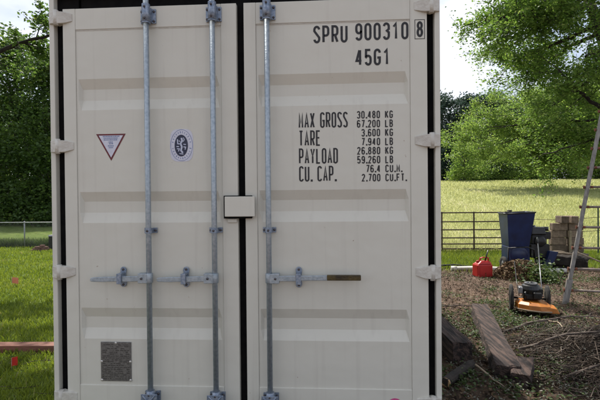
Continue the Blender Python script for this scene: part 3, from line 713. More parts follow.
for k in range(12):
    th = rg_.uniform(-1.3, 1.3); e_ = Vector((lx + 8*math.cos(th)*rg_.uniform(.4, 1), ly + 8*math.sin(th), rg_.uniform(5, 13.5))); s0 = Vector((lx, ly, mz + rg_.uniform(2.6, 8.0)))
    lim.append(([s0, s0.lerp(e_, .5) + Vector((0, 0, 1.3)), e_], .12, .02, 8))
limb_tree('lime_tree', (lx, ly, mz), [(lx, ly, mz-.3), (lx-.1, ly+.1, mz+2), (lx+.1, ly-.1, mz+4.8), (lx-.1, ly, mz+9)], .36, lim,
          'broad lime green tree hanging over the field behind the chipper', M_leaf_lime, .215, 42, 1.9, 12, .30, 4, 1)

# ---- near oak: trunk just right of the frame, long limbs reaching left
oak_limbs = [
 ([(5.79, 6.5, 5.31), (4.95, 6.2, 5.16), (4.35, 6.0, 5.02), (3.75, 5.8, 4.84)], .075, .020, 26),
 ([(5.62, 6.5, 5.75), (5.0, 6.9, 5.70), (4.5, 7.2, 5.55), (4.0, 7.4, 5.40)], .065, .018, 20),
 ([(6.42, 6.5, 2.93), (5.88, 6.4, 3.28), (5.49, 6.3, 3.52), (5.18, 6.2, 3.73), (4.95, 6.1, 3.96)], .050, .014, 9),
 ([(6.36, 6.5, 3.07), (6.17, 6.9, 3.08), (5.84, 7.3, 3.16), (5.54, 7.7, 3.30)], .036, .012, 7),
 ([(6.25, 6.5, 3.7), (6.0, 7.2, 4.1), (5.7, 7.9, 4.40), (5.4, 8.5, 4.55)], .050, .015, 11),
 ([(5.9, 6.5, 4.9), (5.4, 7.0, 4.75), (4.9, 7.4, 4.62), (4.6, 7.7, 4.5)], .045, .014, 11),
 ([(6.2, 6.5, 3.9), (5.7, 6.0, 4.1), (5.3, 5.6, 4.1), (5.0, 5.3, 3.95)], .040, .013, 9),
 ([(6.5, 6.5, 2.7), (6.3, 7.4, 2.75), (6.1, 8.2, 2.65), (5.8, 8.8, 2.5)], .032, .011, 7),
 ([(5.7, 6.5, 5.5), (5.5, 7.4, 5.4), (5.2, 8.2, 5.25), (4.8, 8.8, 5.1)], .05, .015, 16),
 ([(5.95, 6.5, 4.8), (5.9, 7.4, 4.8), (5.8, 8.2, 4.75), (5.6, 9.0, 4.6)], .05, .015, 15),
 ([(6.15, 6.5, 4.1), (6.2, 7.4, 4.0), (6.2, 8.3, 3.9), (6.1, 9.2, 3.7)], .05, .015, 14),
 ([(5.6, 6.5, 5.9), (5.2, 6.0, 5.6), (4.8, 5.6, 5.3), (4.5, 5.3, 5.0)], .05, .015, 13),
 ([(6.1, 6.5, 4.3), (5.9, 5.6, 4.7), (5.6, 4.8, 4.9), (5.0, 4.2, 5.3)], .055, .016, 9),
 ([(5.5, 6.5, 6.3), (4.6, 5.6, 6.7), (3.6, 4.6, 6.9), (2.6, 3.6, 6.8), (1.6, 2.6, 6.7)], .09, .025, 22),
 ([(5.4, 6.5, 6.6), (4.2, 6.4, 7.1), (3.0, 6.2, 7.3), (1.8, 6.0, 7.2), (.6, 5.6, 7.1)], .09, .025, 32),  # high limb above the view, added to shade the brush pile
 ([(5.4, 6.5, 6.7), (4.4, 5.8, 7.4), (3.2, 5.2, 7.7), (2.2, 4.8, 7.7)], .07, .022, 20),
 ([(5.4, 6.5, 6.6), (4.4, 7.4, 7.4), (3.2, 8.0, 7.7), (2.0, 8.2, 7.7)], .08, .025, 22),
 ([(5.4, 6.5, 6.6), (6.4, 7.0, 7.2), (7.6, 7.4, 7.3), (8.8, 7.6, 7.1)], .08, .025, 18),
 ([(6.3, 6.5, 3.5), (7.2, 6.1, 4.0), (8.2, 5.8, 4.2), (9.2, 5.6, 4.1)], .07, .02, 12)]
limb_tree('oak_tree', (7.07, 6.5, gh(7.07, 6.5)), [(7.07, 6.5, -.5), (6.80, 6.5, 1.2), (6.42, 6.5, 3.0), (5.95, 6.5, 4.82), (5.62, 6.5, 5.7), (5.30, 6.5, 6.7), (5.2, 6.6, 8.0)], .155,
          oak_limbs, 'oak with dark trunk in the top right corner and long leafy limbs', M_leaf_oak, .066, 42, .66, 33, .085, 5, 1, up=-.06, asp=.6)

# ---- trees at the left
left_specs = [(-24.5, 38, 15.5, 5.0, 'dark leafy tree behind the chain link fence, nearest the container'), (-30.0, 40, 19.0, 5.0, 'dark leafy tree behind the chain link fence, at the left picture edge'),
              (-35.5, 39, 21, 5.2, 'dark leafy tree behind the fence, just outside the left picture edge'), (-18.6, 41, 18.0, 4.8, 'dark leafy tree behind the fence, hidden mostly by the container'),
              (-31.5, 50, 13.5, 5.6, 'dark leafy tree in the second row behind the fence, nearest the container'), (-39.5, 51, 14.5, 5.8, 'dark leafy tree in the second row behind the fence, at the left picture edge')]
for i, (x, y, h, rx, lb) in enumerate(left_specs):
    crown_tree('woodland_tree', x, y, h, rx, lb, 'tree', M_leaf_dark, .31, 20000, 140+i, .03, 140, 'trees behind the chain link fence', .24, 'tall' if i < 3 else 'round', .15)
for i, (x, y, h, rx, lb) in enumerate(((-22.5, 34.5, 3.2, 2.2, 'dark bush behind the chain link fence nearest the container'), (-26.0, 35.5, 3.6, 2.4, 'dark bush behind the middle of the chain link fence'), (-29.8, 35, 3.4, 2.4, 'dark bush behind the fence at the left picture edge'))):
    crown_tree('woodland_bush', x, y, h, rx, lb, 'bush', M_leaf_dark, .24, 3000, 170+i, .02, 34, 'bushes behind the chain link fence', .07, 'round', .22)
lt = gh(-8.6, 6.6)
limb_tree('side_tree', (-8.6, 6.6, lt), [(-8.6, 6.6, lt-.3), (-8.5, 6.6, 1.6), (-8.3, 6.5, 3.6), (-8.0, 6.4, 5.6), (-7.8, 6.4, 7.4)], .20,
  [([(-8.3, 6.5, 3.8), (-7.4, 6.7, 4.5), (-6.6, 6.9, 4.95), (-5.8, 7.0, 5.2), (-5.2, 7.0, 5.3)], .07, .02, 20), ([(-8.1, 6.4, 5.0), (-7.0, 6.0, 5.9), (-6.0, 5.6, 6.5), (-5.0, 5.2, 6.8), (-4.2, 4.8, 6.9)], .08, .02, 24),
   ([(-8.0, 6.4, 5.6), (-7.0, 5.2, 6.4), (-6.0, 4.2, 6.8), (-5.0, 3.4, 6.9)], .07, .02, 20), ([(-7.9, 6.4, 6.8), (-6.6, 7.0, 7.4), (-5.4, 7.4, 7.8), (-4.2, 7.6, 7.9)], .08, .02, 20),
   ([(-7.9, 6.4, 6.5), (-6.5, 6.1, 7.0), (-5.2, 5.6, 7.2), (-3.6, 5.1, 7.2)], .07, .02, 34), ([(-7.9, 6.4, 6.3), (-6.5, 5.4, 6.9), (-5.2, 4.6, 7.1), (-3.8, 4.2, 7.1)], .07, .02, 26),  # unseen upper limbs, put in to darken the grass around the long board
   ([(-8.2, 6.5, 4.4), (-9.4, 6.2, 5.2), (-10.4, 6.0, 5.6)], .07, .02, 12), ([(-7.8, 6.4, 7.2), (-7.6, 5.6, 8.4), (-7.0, 4.8, 9.0)], .06, .02, 14)],
  'leafy tree left of the lawn with branch tips entering the top left corner', M_leaf_dark, .10, 26, .72, 71, .06, 4, 1, up=.03, asp=.6)

# ------------------------------------------------------------------ things on the right
M_gate = pm('rusty_brown_tube', (.085, .050, .036), (.045, .028, .022), 12, .6, .3)
M_red = pm('red_plastic', (.50, .022, .020), (.40, .016, .016), 6, .38)
M_blackp = pm('black_plastic', (.006, .006, .007), (.016, .016, .017), 18, .34)
M_blackm = pm('engine_black', (.008, .008, .009), (.026, .025, .024), 22, .42, .2, .2, 60)
M_blue = pm('blue_enamel', (.010, .024, .095), (.006, .013, .055), 5, .34)
M_orange = pm('orange_enamel', (.50, .175, .022), (.36, .115, .015), 9, .42)
M_greym = pm('grey_metal', (.20, .20, .21), (.32, .32, .33), 25, .38, .6)
M_tyre = pm('tyre', (.013, .012, .012), (.04, .036, .032), 20, .9)
M_pvc = pm('white_pvc', (.68, .66, .60), (.52, .50, .44), 5, .5)
M_block = pm('concrete_block', (.285, .205, .155), (.165, .118, .090), 14, .95, 0, .6, 90)
_t = M_block.node_tree; _oi = _t.nodes.new('ShaderNodeObjectInfo'); _mr = _t.nodes.new('ShaderNodeMapRange'); _mr.inputs[3].default_value = .55; _mr.inputs[4].default_value = 1.15
_mx = _t.nodes.new('ShaderNodeVectorMath'); _mx.operation = 'SCALE'; _b = _t.nodes['Principled BSDF']; _src = _b.inputs['Base Color'].links[0].from_socket
_t.links.new(_oi.outputs['Random'], _mr.inputs[0]); _t.links.new(_src, _mx.inputs[0]); _t.links.new(_mr.outputs[0], _mx.inputs['Scale']); _t.links.new(_mx.outputs[0], _b.inputs['Base Color'])
M_ladder = pm('weathered_grey_wood', (.27, .25, .225), (.15, .135, .12), 10, .75, 0, .3, 50, stretch=(3, 3, .4))
M_rung = pm('worn_rung', (.27, .215, .185), (.17, .13, .11), 12, .7)
M_rust = pm('rust', (.22, .075, .035), (.12, .045, .025), 30, .85)
M_wire = pm('galvanised_wire', (.30, .31, .31), (.20, .21, .21), 20, .5, .5)
M_green = pm('green_post_paint', (.02, .055, .03), (.012, .035, .02), 12, .6)

# gate
G0 = gh(4.2, 11.45)
gate = empty('farm_gate', (4.2, 11.45, G0), 0, 'dark brown tube farm gate in front of the field, behind the red can', 'gate')
for z in (.10, .25, .44, .69, .94, 1.22): put('rail', MB().tube([(-1.75, 0, z), (1.83, 0, z)], .019, 8), M_gate, gate)
for x in (-1.75, -.11, .865, 1.83): put('upright', MB().box((x-.018, -.024, .04), (x+.018, .024, 1.25)), M_gate, gate)
for x, nm, lb in ((2.33, 'gate_post', 'wooden gate post at the container end of the farm gate'), (6.14, 'gate_post', 'wooden gate post behind the blue chipper')):
    z = gh(x, 11.45); o = empty(nm, (x, 11.45, z), 0, lb, 'post', 'posts of the farm gate')
    put('post', MB().tube([(0, 0, -.3), (.01, 0, .6), (0, 0, 1.3)], [.075, .07, .068], 10), M_bark, o); put('hinge_strap', MB().box((-.085, -.02, 1.0), (.085, .02, 1.04)), M_gate, o)

# wire fence to the right of the gate
def fence_post(x, y, lb):
    z = gh(x, y); o = empty('fence_post', (x, y, z), 0, lb, 'post', 'green metal posts of the wire fence')
    put('post', MB().box((-.018, -.004, -.3), (.018, .004, 1.35)).box((-.004, .004, -.3), (.004, .03, 1.35)), M_green, o)
    for q in range(6): put('stud', MB().box((-.008, -.012, .35+q*.16), (.008, -.0045, .375+q*.16)), M_green, o)
fence_post(8.22, 10.5, 'dark green metal fence post behind the ladder rungs'); fence_post(11.2, 10.2, 'dark green metal fence post right of the ladder')
for z, lb in ((1.10, 'top sagging wire of the fence running behind the concrete blocks'), (.72, 'lower sagging wire of the fence behind the concrete blocks')):
    pts = []
    for i in range(15):
        t = i/14; x = 6.14 + t*5.06; y = 11.45 + (10.5-11.45)*min(1, (x-6.14)/2.08) if x < 8.22 else 10.5 - .3*(x-8.22)/2.98
        u = ((x-6.14)/2.08) if x < 8.22 else ((x-8.22)/2.98)
        pts.append((x, y-.02, -.2 + z - .10*4*u*(1-u) + .06*t))
    o = tag(put('fence_wire', MB().tube(pts, .008, 5), M_gate), lb, 'wire', 'wires of the fence behind the blocks')

# red petrol can
z = gh(3.684, 6.6); can = empty('petrol_can', (3.684, 6.6, z), R(12), 'bright red plastic petrol can standing on the grass in front of the gate', 'petrol can')
b = MB(); b.hexa([(-.165, -.11, .01), (.165, -.11, .01), (.165, .11, .01), (-.165, .11, .01)], [(-.165, -.11, .27), (.165, -.11, .27), (.165, .11, .27), (-.165, .11, .27)])
b.hexa([(-.160, -.105, .271), (.160, -.105, .271), (.160, .105, .271), (-.160, .105, .271)], [(-.06, -.06, .335), (.13, -.06, .335), (.13, .06, .335), (-.06, .06, .335)])
body = put('body', b, M_red, can, .022)
put('side_rib', MB().box((-.12, -.116, .06), (.12, -.112, .22)), M_red, body, .01)
put('handle', MB().tube([(-.055, 0, .33), (-.05, 0, .385), (0, 0, .40), (.09, 0, .40), (.125, 0, .385), (.125, 0, .33)], .016, 8), M_red, can)
put('spout', MB().tube([(.06, 0, .33), (.085, 0, .42), (.13, 0, .55)], [.02, .014, .011], 8), M_blackp, can)
put('cap', MB().lathe([(.001, .385), (.03, .385), (.032, .375), (.032, .335)], (-.10, 0, -.04), n=12), M_red, can)

# pipe and hose on the grass
pp = [(3.32, 7.47), (4.0, 7.36), (4.7, 7.27), (5.6, 7.12)]
o = empty('plastic_pipe', (3.32, 7.47, gh(3.32, 7.47)), 0, 'long white plastic pipe lying on the grass behind the petrol can', 'pipe')
put('pipe', MB().tube([(x-3.32, y-7.47, gh(x, y)-gh(3.32, 7.47)+.055) for x, y in pp], .052, 14), M_pvc, o)
put('coupling', MB().tube([(-.03, .006, .055), (.09, -.014, .055)], .062, 14), M_pvc, o)
hz = [(2.3, 7.5), (2.9, 7.75), (3.5, 7.95), (4.0, 7.9), (4.3, 7.75)]
tag(put('garden_hose', MB().tube([(x, y, gh(x, y)+.05+.03*math.sin(i*1.3)) for i, (x, y) in enumerate(hz)], .022, 8), M_blackp), 'black hose lying on the grass behind the white pipe', 'hose')

# wood chipper
z0 = gh(4.95, 7.6); ch = empty('wood_chipper', (4.95, 7.62, z0), 0, 'dark blue wood chipper with tall hopper and black engine', 'chipper')
b = MB()
def shell(mb, bot, top, th=.012):
    n = 4
    inn_b = [tuple(Vector(p)*.0 + Vector(p)) for p in bot]
    cb = sum((Vector(p) for p in bot), Vector())/4; ct = sum((Vector(p) for p in top), Vector())/4
    ib = [Vector(p) + (cb-Vector(p)).normalized()*th*1.6 for p in bot]; it = [Vector(p) + (ct-Vector(p)).normalized()*th*1.6 for p in top]
    vs = [Vector(p) for p in bot] + [Vector(p) for p in top] + ib + it; fs = []
    for i in range(4):
        j = (i+1) % 4; fs += [(i, j, 4+j, 4+i), (8+j, 8+i, 12+i, 12+j), (4+i, 4+j, 12+j, 12+i), (j, i, 8+i, 8+j)]
    mb.add(vs, fs)
hop = MB(); shell(hop, [(-.42, -.20, .55), (.02, -.20, .55), (.02, .20, .55), (-.42, .20, .55)], [(-.475, -.27, 1.27), (.125, -.27, 1.30), (.125, .25, 1.30), (-.475, .25, 1.27)])
hop.box((-.40, -.185, .556), (0, .185, .562))
hp = put('hopper', hop, M_blue, ch, .004)
put('hopper_rim', MB().tube([(-.478, -.272, 1.275), (.128, -.272, 1.305), (.128, .252, 1.305), (-.478, .252, 1.275), (-.478, -.272, 1.275)], .016, 6), M_blackp, hp)
put('hopper_flap', MB().box((-.33, -.262, .82), (.0, -.252, 1.16), Matrix.Rotation(R(-3), 4, 'X')), M_blackp, hp)
put('housing', MB().hexa([(-.43, -.215, .16), (.04, -.215, .16), (.04, .215, .16), (-.43, .215, .16)], [(-.425, -.21, .549), (.025, -.21, .549), (.025, .21, .549), (-.425, .21, .549)]), M_blue, ch, .015)
put('drum', MB().lathe([(.001, -.235), (.17, -.235), (.19, -.216)], (-.20, 0, .36), axis='y', n=20), M_blue, ch)
en = put('engine', MB().box((.06, -.20, .30), (.46, .18, .60)).box((.10, -.16, .60), (.42, .14, .80)), M_blackm, ch, .015)
put('fuel_tank', MB().hexa([(.08, -.19, .81), (.40, -.19, .81), (.40, .10, .81), (.08, .10, .81)], [(.10, -.17, .97), (.37, -.17, .97), (.37, .08, .97), (.10, .08, .97)]), M_blackp, en, .02)
put('fuel_cap', MB().lathe([(.001, 1.005), (.03, 1.005), (.033, .965)], (.2, -.04, 0), n=12), M_greym, en)
put('recoil_cover', MB().lathe([(.001, -.20), (.07, -.195), (.11, -.175), (.12, -.162)], (.26, -.04, .66), axis='y', n=18), M_blackm, en)
put('muffler', MB().box((.37, -.10, .70), (.54, .10, .86)), M_blackm, en, .02)
put('air_filter', MB().tube([(.44, -.02, .88), (.44, -.02, .97)], .075, 12), M_blackp, en)
for q in range(5): put('cooling_fin', MB().box((.365, -.11, .61+q*.017), (.41, .13, .618+q*.017)), M_greym, en)
put('chute', MB().hexa([(.30, -.30, .10), (.48, -.30, .16), (.48, -.08, .16), (.30, -.08, .10)], [(.42, -.30, .46), (.60, -.30, .44), (.58, -.08, .44), (.40, -.08, .46)]), M_blue, ch, .01)
put('frame', MB().tube([(-.46, .25, .16), (-.50, -.36, .16), (-.50, -.38, .54), (-.10, -.38, .56), (.06, -.34, .50), (.10, -.26, .30)], .016, 8), M_blackm, ch)
for x in (-.40, .45): put('leg', MB().box((x-.02, .14, 0), (x+.02, .18, .40)), M_blackm, ch)
def wheel(parent, c, r, w, rim):
    t = put('wheel', MB().lathe([(r*.55, -w*.42), (r*.82, -w*.5), (r*.97, -w*.36), (r, 0), (r*.97, w*.36), (r*.82, w*.5), (r*.55, w*.42)], c, axis='x', n=22), M_tyre, parent)
    put('rim', MB().lathe([(.001, -w*.30), (r*.2, -w*.46), (r*.25, -w*.3), (r*.56, -w*.36), (r*.56, w*.36), (r*.25, w*.3), (r*.2, w*.46), (.001, w*.3)], c, axis='x', n=18), rim, t)
wheel(ch, (-.50, -.12, .16), .16, .085, M_greym); wheel(ch, (.32, .02, .16), .16, .085, M_greym)
put('axle', MB().tube([(-.46, -.05, .16), (.28, .0, .16)], .014, 8), M_greym, ch)

# stacked concrete blocks
def block_mesh():
    b = MB(); l, w, h = .195, .095, .095
    b.box((-l, -w, -h), (l, -w+.032, h)); b.box((-l, w-.032, -h), (l, w, h))
    for x0, x1 in ((-l+.0015, -l+.034), (-.016, .016), (l-.034, l-.0015)): b.box((x0, -w+.0325, -h+.001), (x1, w-.0325, h-.001))
    me = b.mesh('concrete_block', M_block); return me
bm_ = block_mesh(); rb = random.Random(3); zb = gh(7, 9.8) - .02
names = ['bottom', 'second from the bottom', 'third from the bottom', 'fourth from the bottom', 'fifth from the bottom']
for cx, side in ((6.775, 'left'), (7.20, 'right')):
    for k in range(5):
        o = put('concrete_block', bm_, None, bevel=.014); o.location = (cx + rb.uniform(-.012, .012), 9.80 + rb.uniform(-.035, .035), zb + .095 + k*.196); o.rotation_euler = (0, 0, R(rb.uniform(-5, 5)))
        tag(o, f'grey brown concrete block, {names[k]} in the {side} column of the stack', 'block', 'stacked concrete blocks')
    o = put('concrete_block', bm_, None, bevel=.014); o.location = (cx + (.10 if side == 'left' else -.09), 9.80, zb + .095 + 5*.196); o.rotation_euler = (0, 0, R(90 + rb.uniform(-4, 4)))
    tag(o, f'grey brown concrete block set end on atop the {side} column of the stack', 'block', 'stacked concrete blocks')
tag(put('wooden_stake', MB().box((6.965, 9.60, zb-.2), (7.025, 9.64, .60)), M_drytwig, bevel=.004), 'pale upright wooden stake leaning between the two block columns', 'stake')

# rough timber: rings of a noisy cross-section
def rough_beam(p0, p1, prof, jit, seed, n=26, twist=.0):
    g_ = np.random.default_rng(seed); A, B = Vector(p0), Vector(p1); d = (B-A).normalized(); s = Vector((d.y, -d.x, 0)).normalized(); u = s.cross(d)
    k = len(prof); mb = MB(); vs = []
    base = g_.normal(0, jit, k); drift = np.zeros(k)
    for i in range(n):
        drift = drift*.8 + g_.normal(0, jit*.5, k); c = A.lerp(B, i/(n-1))
        for j, (a, b_) in enumerate(prof):
            q = 1 + (base[j]+drift[j]); e = (1 if 0 < i < n-1 else .96)
            vs.append(c + s*a*q*e + u*b_*q*e + d*(g_.normal(0, jit*.12) if 0 < i < n-1 else g_.normal(0, jit*.25)))
    fs = [(i*k+j, i*k+(j+1) % k, (i+1)*k+(j+1) % k, (i+1)*k+j) for i in range(n-1) for j in range(k)]
    mb.add(vs, fs); b0 = 0
    mb.f += [tuple(range(k))[::-1], tuple((n-1)*k+j for j in range(k))]; mb.sm += [False, False]
    return mb
def rect_prof(w, h, m=5):
    P = []
    for i in range(m): P.append((-w + 2*w*i/m, -h))
    for i in range(m): P.append((w, -h + 2*h*i/m))
    for i in range(m): P.append((w - 2*w*i/m, h))
    for i in range(m): P.append((-w, h - 2*h*i/m))
    return P
def round_prof(r, m=16): return [(r*math.cos(2*math.pi*j/m), r*math.sin(2*math.pi*j/m)) for j in range(m)]
tag(put('railway_tie', rough_beam((1.770, 1.47, .115), (1.66, 3.9, .10), rect_prof(.095, .115, 8), .022, 4, 60), M_tie, bevel=.006), 'dark weathered timber tie lying nearest the container corner', 'timber', 'old timber ties on the ground')
tag(put('railway_tie', rough_beam((2.045, 1.12, .060), (2.52, 3.28, .065), rect_prof(.098, .090, 8), .026, 6, 70), M_tie, bevel=.006), 'rotting reddish brown timber tie right of the one by the container', 'timber', 'old timber ties on the ground')
tag(put('timber_offcut', rough_beam((2.10, 1.02, .055), (2.26, 1.30, .10), rect_prof(.075, .065, 6), .05, 8, 16), M_tie, bevel=.005), 'short broken timber lump at the near end of the rotting tie', 'timber')
lg = empty('cut_log', (1.52, 1.0, gh(1.52, 1.0)), 0, 'small cut log with pale round end beside the container foot', 'log')
put('bark', rough_beam((-.02, .0, .045), (.30, .36, .06), round_prof(.042, 12), .05, 5, 10), M_bark, lg)
put('cut_end', MB().tube([(-.028, -.009, .0448), (-.018, .0022, .0452)], .039, 16), M_cut, lg)
lg = empty('rotten_log', (5.95, 7.85, gh(5.95, 7.85)), 0, 'dark rotten log with broken bark below the concrete blocks', 'log')
put('bark', rough_beam((-.42, .10, .20), (.42, -.10, .12), round_prof(.17, 18), .10, 15, 14), M_bark, lg)
for q, (a, b_) in enumerate((((-.42, -.06, .36), (.18, -.22, .33)), ((-.36, .0, .385), (.1, -.12, .35)))):
    put('bark_strip', MB().tube([a, tuple((Vector(a)+Vector(b_))/2 + Vector((0, 0, .02))), b_], [.018, .026, .01], 6), M_drytwig, lg)
for (a, b_, lb) in (((6.0, 7.55, .30), (6.75, 7.25, -.06), 'pale grey board sloping from the rotten log behind the ladder'), ((5.55, 7.2, -.06), (6.3, 6.9, -.02), 'short pale board end on the earth left of the ladder foot')):
    d = Vector(b_)-Vector(a); n1 = Vector((d.y, -d.x, 0)).normalized()*.055; th = Vector((0, 0, .028)); A, B = Vector(a), Vector(b_)
    tag(put('loose_board', MB().hexa([A-n1, A+n1, B+n1, B-n1], [A-n1+th, A+n1+th, B+n1+th, B-n1+th]), M_drytwig, bevel=.004), lb, 'board', 'loose boards by the log')

# ladder leaning to the right into the oak
A = Vector((4.01, 4.05, gh(4.01, 4.05))); ad = (Vector((4.95, 4.75, 2.88)) - A); ad = ad/ad.z; rd = Vector((.60, -.14, 0)); ax = ad.normalized(); ry = rd.normalized(); rz_ = ax.cross(ry)
lad = empty('ladder', A, 0, 'weathered grey ladder with rusty rung ends leaning into the oak', 'ladder')
def stile(o0):
    b = MB(); L_ = ad*3.5
    for s0, s1, w in ((0, .10, .042), (.10, 1, .027)):
        P = [o0 + L_*s0, o0 + L_*s1]; c = []
        for p in P: c.append([p + ry*a*w + rz_*q*.026 for a, q in ((-1, -1), (1, -1), (1, 1), (-1, 1))])
        b.hexa(c[0], c[1])
    return b
for o0 in (Vector((0, 0, 0)), rd): put('stile', stile(o0), M_ladder, lad, .006)
for k in range(11):
    p = ad*(.20 + k*.305); 
    if p.z > 3.4: break
    r = put('rung', MB().tube([p - ry*.045, p + rd + ry*.045], .0185, 10), M_rung, lad)
    put('rung_end', MB().tube([p - ry*.058, p - ry*.040], .026, 10), M_rust, r); put('rung_end', MB().tube([p + ry*.037, p + ry*.07], .022, 10), M_rust, r)

# wheeled trimmer mower
mz = gh(3.29, 3.5); mw = empty('lawn_mower', (3.285, 3.50, mz), R(-17), 'push mower with orange deck and black engine on the bare earth', 'mower')
mw.scale = (.78, .85, 1.04)
top = [(-.22, .14), (-.235, 0), (-.20, -.14), (-.06, -.22), (.10, -.25), (.235, -.225), (.265, -.12), (.235, .02), (.20, .14)]
def skirt(mb, P0, z0_, P1, z1_):
    n = len(P0); mb.add([(x, y, z0_) for x, y in P0] + [(x, y, z1_) for x, y in P1], [(i, (i+1) % n, n+(i+1) % n, n+i) for i in range(n)])
big = [(x*1.13+.005, y*1.13-.01) for x, y in top]; sml = [(x*.86, y*.86) for x, y in top]
d_ = MB(); skirt(d_, big, .085, [(x*1.08, y*1.08) for x, y in top], .15); skirt(d_, [(x*1.08, y*1.08) for x, y in top], .15, sml, .180); d_.add([(x, y, .180) for x, y in sml], [tuple(range(len(sml)))])
dk = put('deck', d_, M_orange, mw, .006)
put('deck_lip', MB().tube([(x, y, .088) for x, y in big[1:8]], .010, 6), M_drytwig, dk)
put('discharge_guard', MB().hexa([(.20, -.27, .07), (.40, -.25, .07), (.36, -.08, .09), (.24, -.08, .09)], [(.19, -.26, .15), (.36, -.24, .13), (.33, -.09, .15), (.23, -.09, .17)]), M_orange, dk, .01)
en = put('engine', MB().box((-.13, -.08, .197), (.13, .17, .27)).box((.06, -.05, .27), (.18, .12, .34)), M_blackm, mw, .012)
n_ = 24; el_ = lambda a, b_, dx=0, dy=0: [(dx + a*math.cos(2*math.pi*i/n_), .05 + dy + b_*math.sin(2*math.pi*i/n_)) for i in range(n_)]
s_ = MB(); skirt(s_, el_(.155, .145), .27, el_(.165, .155), .325); skirt(s_, el_(.165, .155), .325, el_(.14, .13), .37); skirt(s_, el_(.14, .13), .37, el_(.09, .085), .385); s_.add([(x, y, .385) for x, y in el_(.09, .085)], [tuple(range(n_))])
put('shroud', s_, M_blackp, en, .004)
r_k = MB(); skirt(r_k, el_(.105, .098), .386, el_(.105, .098), .402); skirt(r_k, el_(.105, .098), .402, el_(.075, .07), .402); skirt(r_k, el_(.075, .07), .402, el_(.07, .066), .388); put('recoil_ring', r_k, M_greym, en)
put('starter_cap', MB().lathe([(.001, .412), (.03, .41), (.04, .39)], (0, .05, 0), n=14), M_blackp, en)
put('air_filter', MB().box((-.20, -.06, .26), (-.135, .08, .35)), M_greym, en, .012)
put('muffler', MB().box((.02, -.14, .215), (.15, -.082, .30)), M_blackm, en, .012)
put('oil_neck', MB().tube([(-.09, -.09, .20), (-.11, -.12, .30)], .014, 8), M_blackp, en)
wheel(mw, (-.305, .10, .18), .18, .06, M_blackm); wheel(mw, (.275, .16, .18), .18, .06, M_blackm)
put('axle', MB().tube([(-.30, .11, .18), (.27, .15, .18)], .012, 8), M_blackm, mw)
put('handle_bar', MB().tube([(-.17, .16, .20), (-.18, .5, .34), (-.16, 1.05, .56)], .007, 8), M_blackp, mw); put('handle_bar', MB().tube([(.20, .17, .20), (.22, .5, .42), (.27, 1.15, .84)], .009, 8), M_greym, mw)
put('handle_grip', MB().tube([(.268, 1.14, .833), (.275, 1.22, .89), (.28, 1.30, .90)], .017, 8), M_blackp, mw)
put('cutter_head', MB().lathe([(.001, .05), (.06, .052), (.07, .075), (.05, .10)], (0, -.05, 0), n=14), M_blackp, mw)

# ------------------------------------------------------------------ things on the left
fz = -.78
cf = empty('chain_link_fence', (-13.5, 18.0, gh(-13.5, 18)), 0, 'grey chain link fence across the back of the lawn', 'fence')
put('top_rail', MB().tube([(-13, 0, 1.2), (9.5, 0, 1.2)], .022, 8), M_wire, cf)
for x in np.arange(-13, 9.6, 2.5): put('post', MB().tube([(x, .03, -.2), (x, .03, 1.26)], .03, 8), M_wire, cf)
g_ = np.random.default_rng(2); st_ = np.arange(-14.2, 9.5, .075); P0 = []; P1 = []
for sg in (1, -1):
    for x in st_:
        a = (x, -.012*sg, .02) if sg > 0 else (x+1.16, .012, .02); b_ = (x+1.16, -.012*sg, 1.18) if sg > 0 else (x, .012, 1.18)
        P0.append(a); P1.append(b_)
M_link = pm('chain_link_wire', (.30, .31, .31), (.22, .23, .23), 5, .5, .4)
o = sticks('wire_mesh', np.array(P0, float), np.array(P1, float), np.full(len(P0), .0022), M_link, 3, cf, bend=0.0); o['kind'] = 'stuff'
A, B = Vector((-4.6, 2.02, 0)), Vector((-1.42, 2.14, 0))
bz = gh(-3, 1.73); tag(put('long_board', rough_beam((-4.6, 1.66, bz+.042), (-1.42, 1.80, bz+.042), rect_prof(.065, .042, 3), .015, 21, 14), M_plank, bevel=.004), 'long red brown board lying across the grass left of the container', 'board')
M_flag_red = pm('red_flag_film', (.62, .03, .035), (.5, .02, .03), 9, .45); M_flag_or = pm('orange_flag_film', (.70, .24, .14), (.6, .18, .10), 9, .45)
def flag(x, y, h, w, m, lb, rz):
    z = gh(x, y); o = empty('marker_flag', (x, y, z), R(rz), lb, 'flag', 'small marker flags in the lawn')
    put('wire_stem', MB().tube([(0, 0, -.05), (.004, 0, h)], .0022, 5), M_wire, o)
    v = []; 
    for i in range(5):
        t = i/4; yy = .010*math.sin(t*5); v += [(t*w, yy, h-.002-.012*t), (t*w, yy, h-w*.95-.016*t)]
    f = put('flag', MB().add(v, [(2*i, 2*i+1, 2*i+3, 2*i+2) for i in range(4)]), m, o, fix=False); mo = f.modifiers.new('thickness', 'SOLIDIFY'); mo.thickness = .0012
flag(-2.40, 1.22, .125, .085, M_flag_red, 'small bright red marker flag in the grass in front of the board', 96)
flag(-5.95, 6.1, .20, .13, M_flag_or, 'small orange marker flag far out on the sunlit lawn', 10)
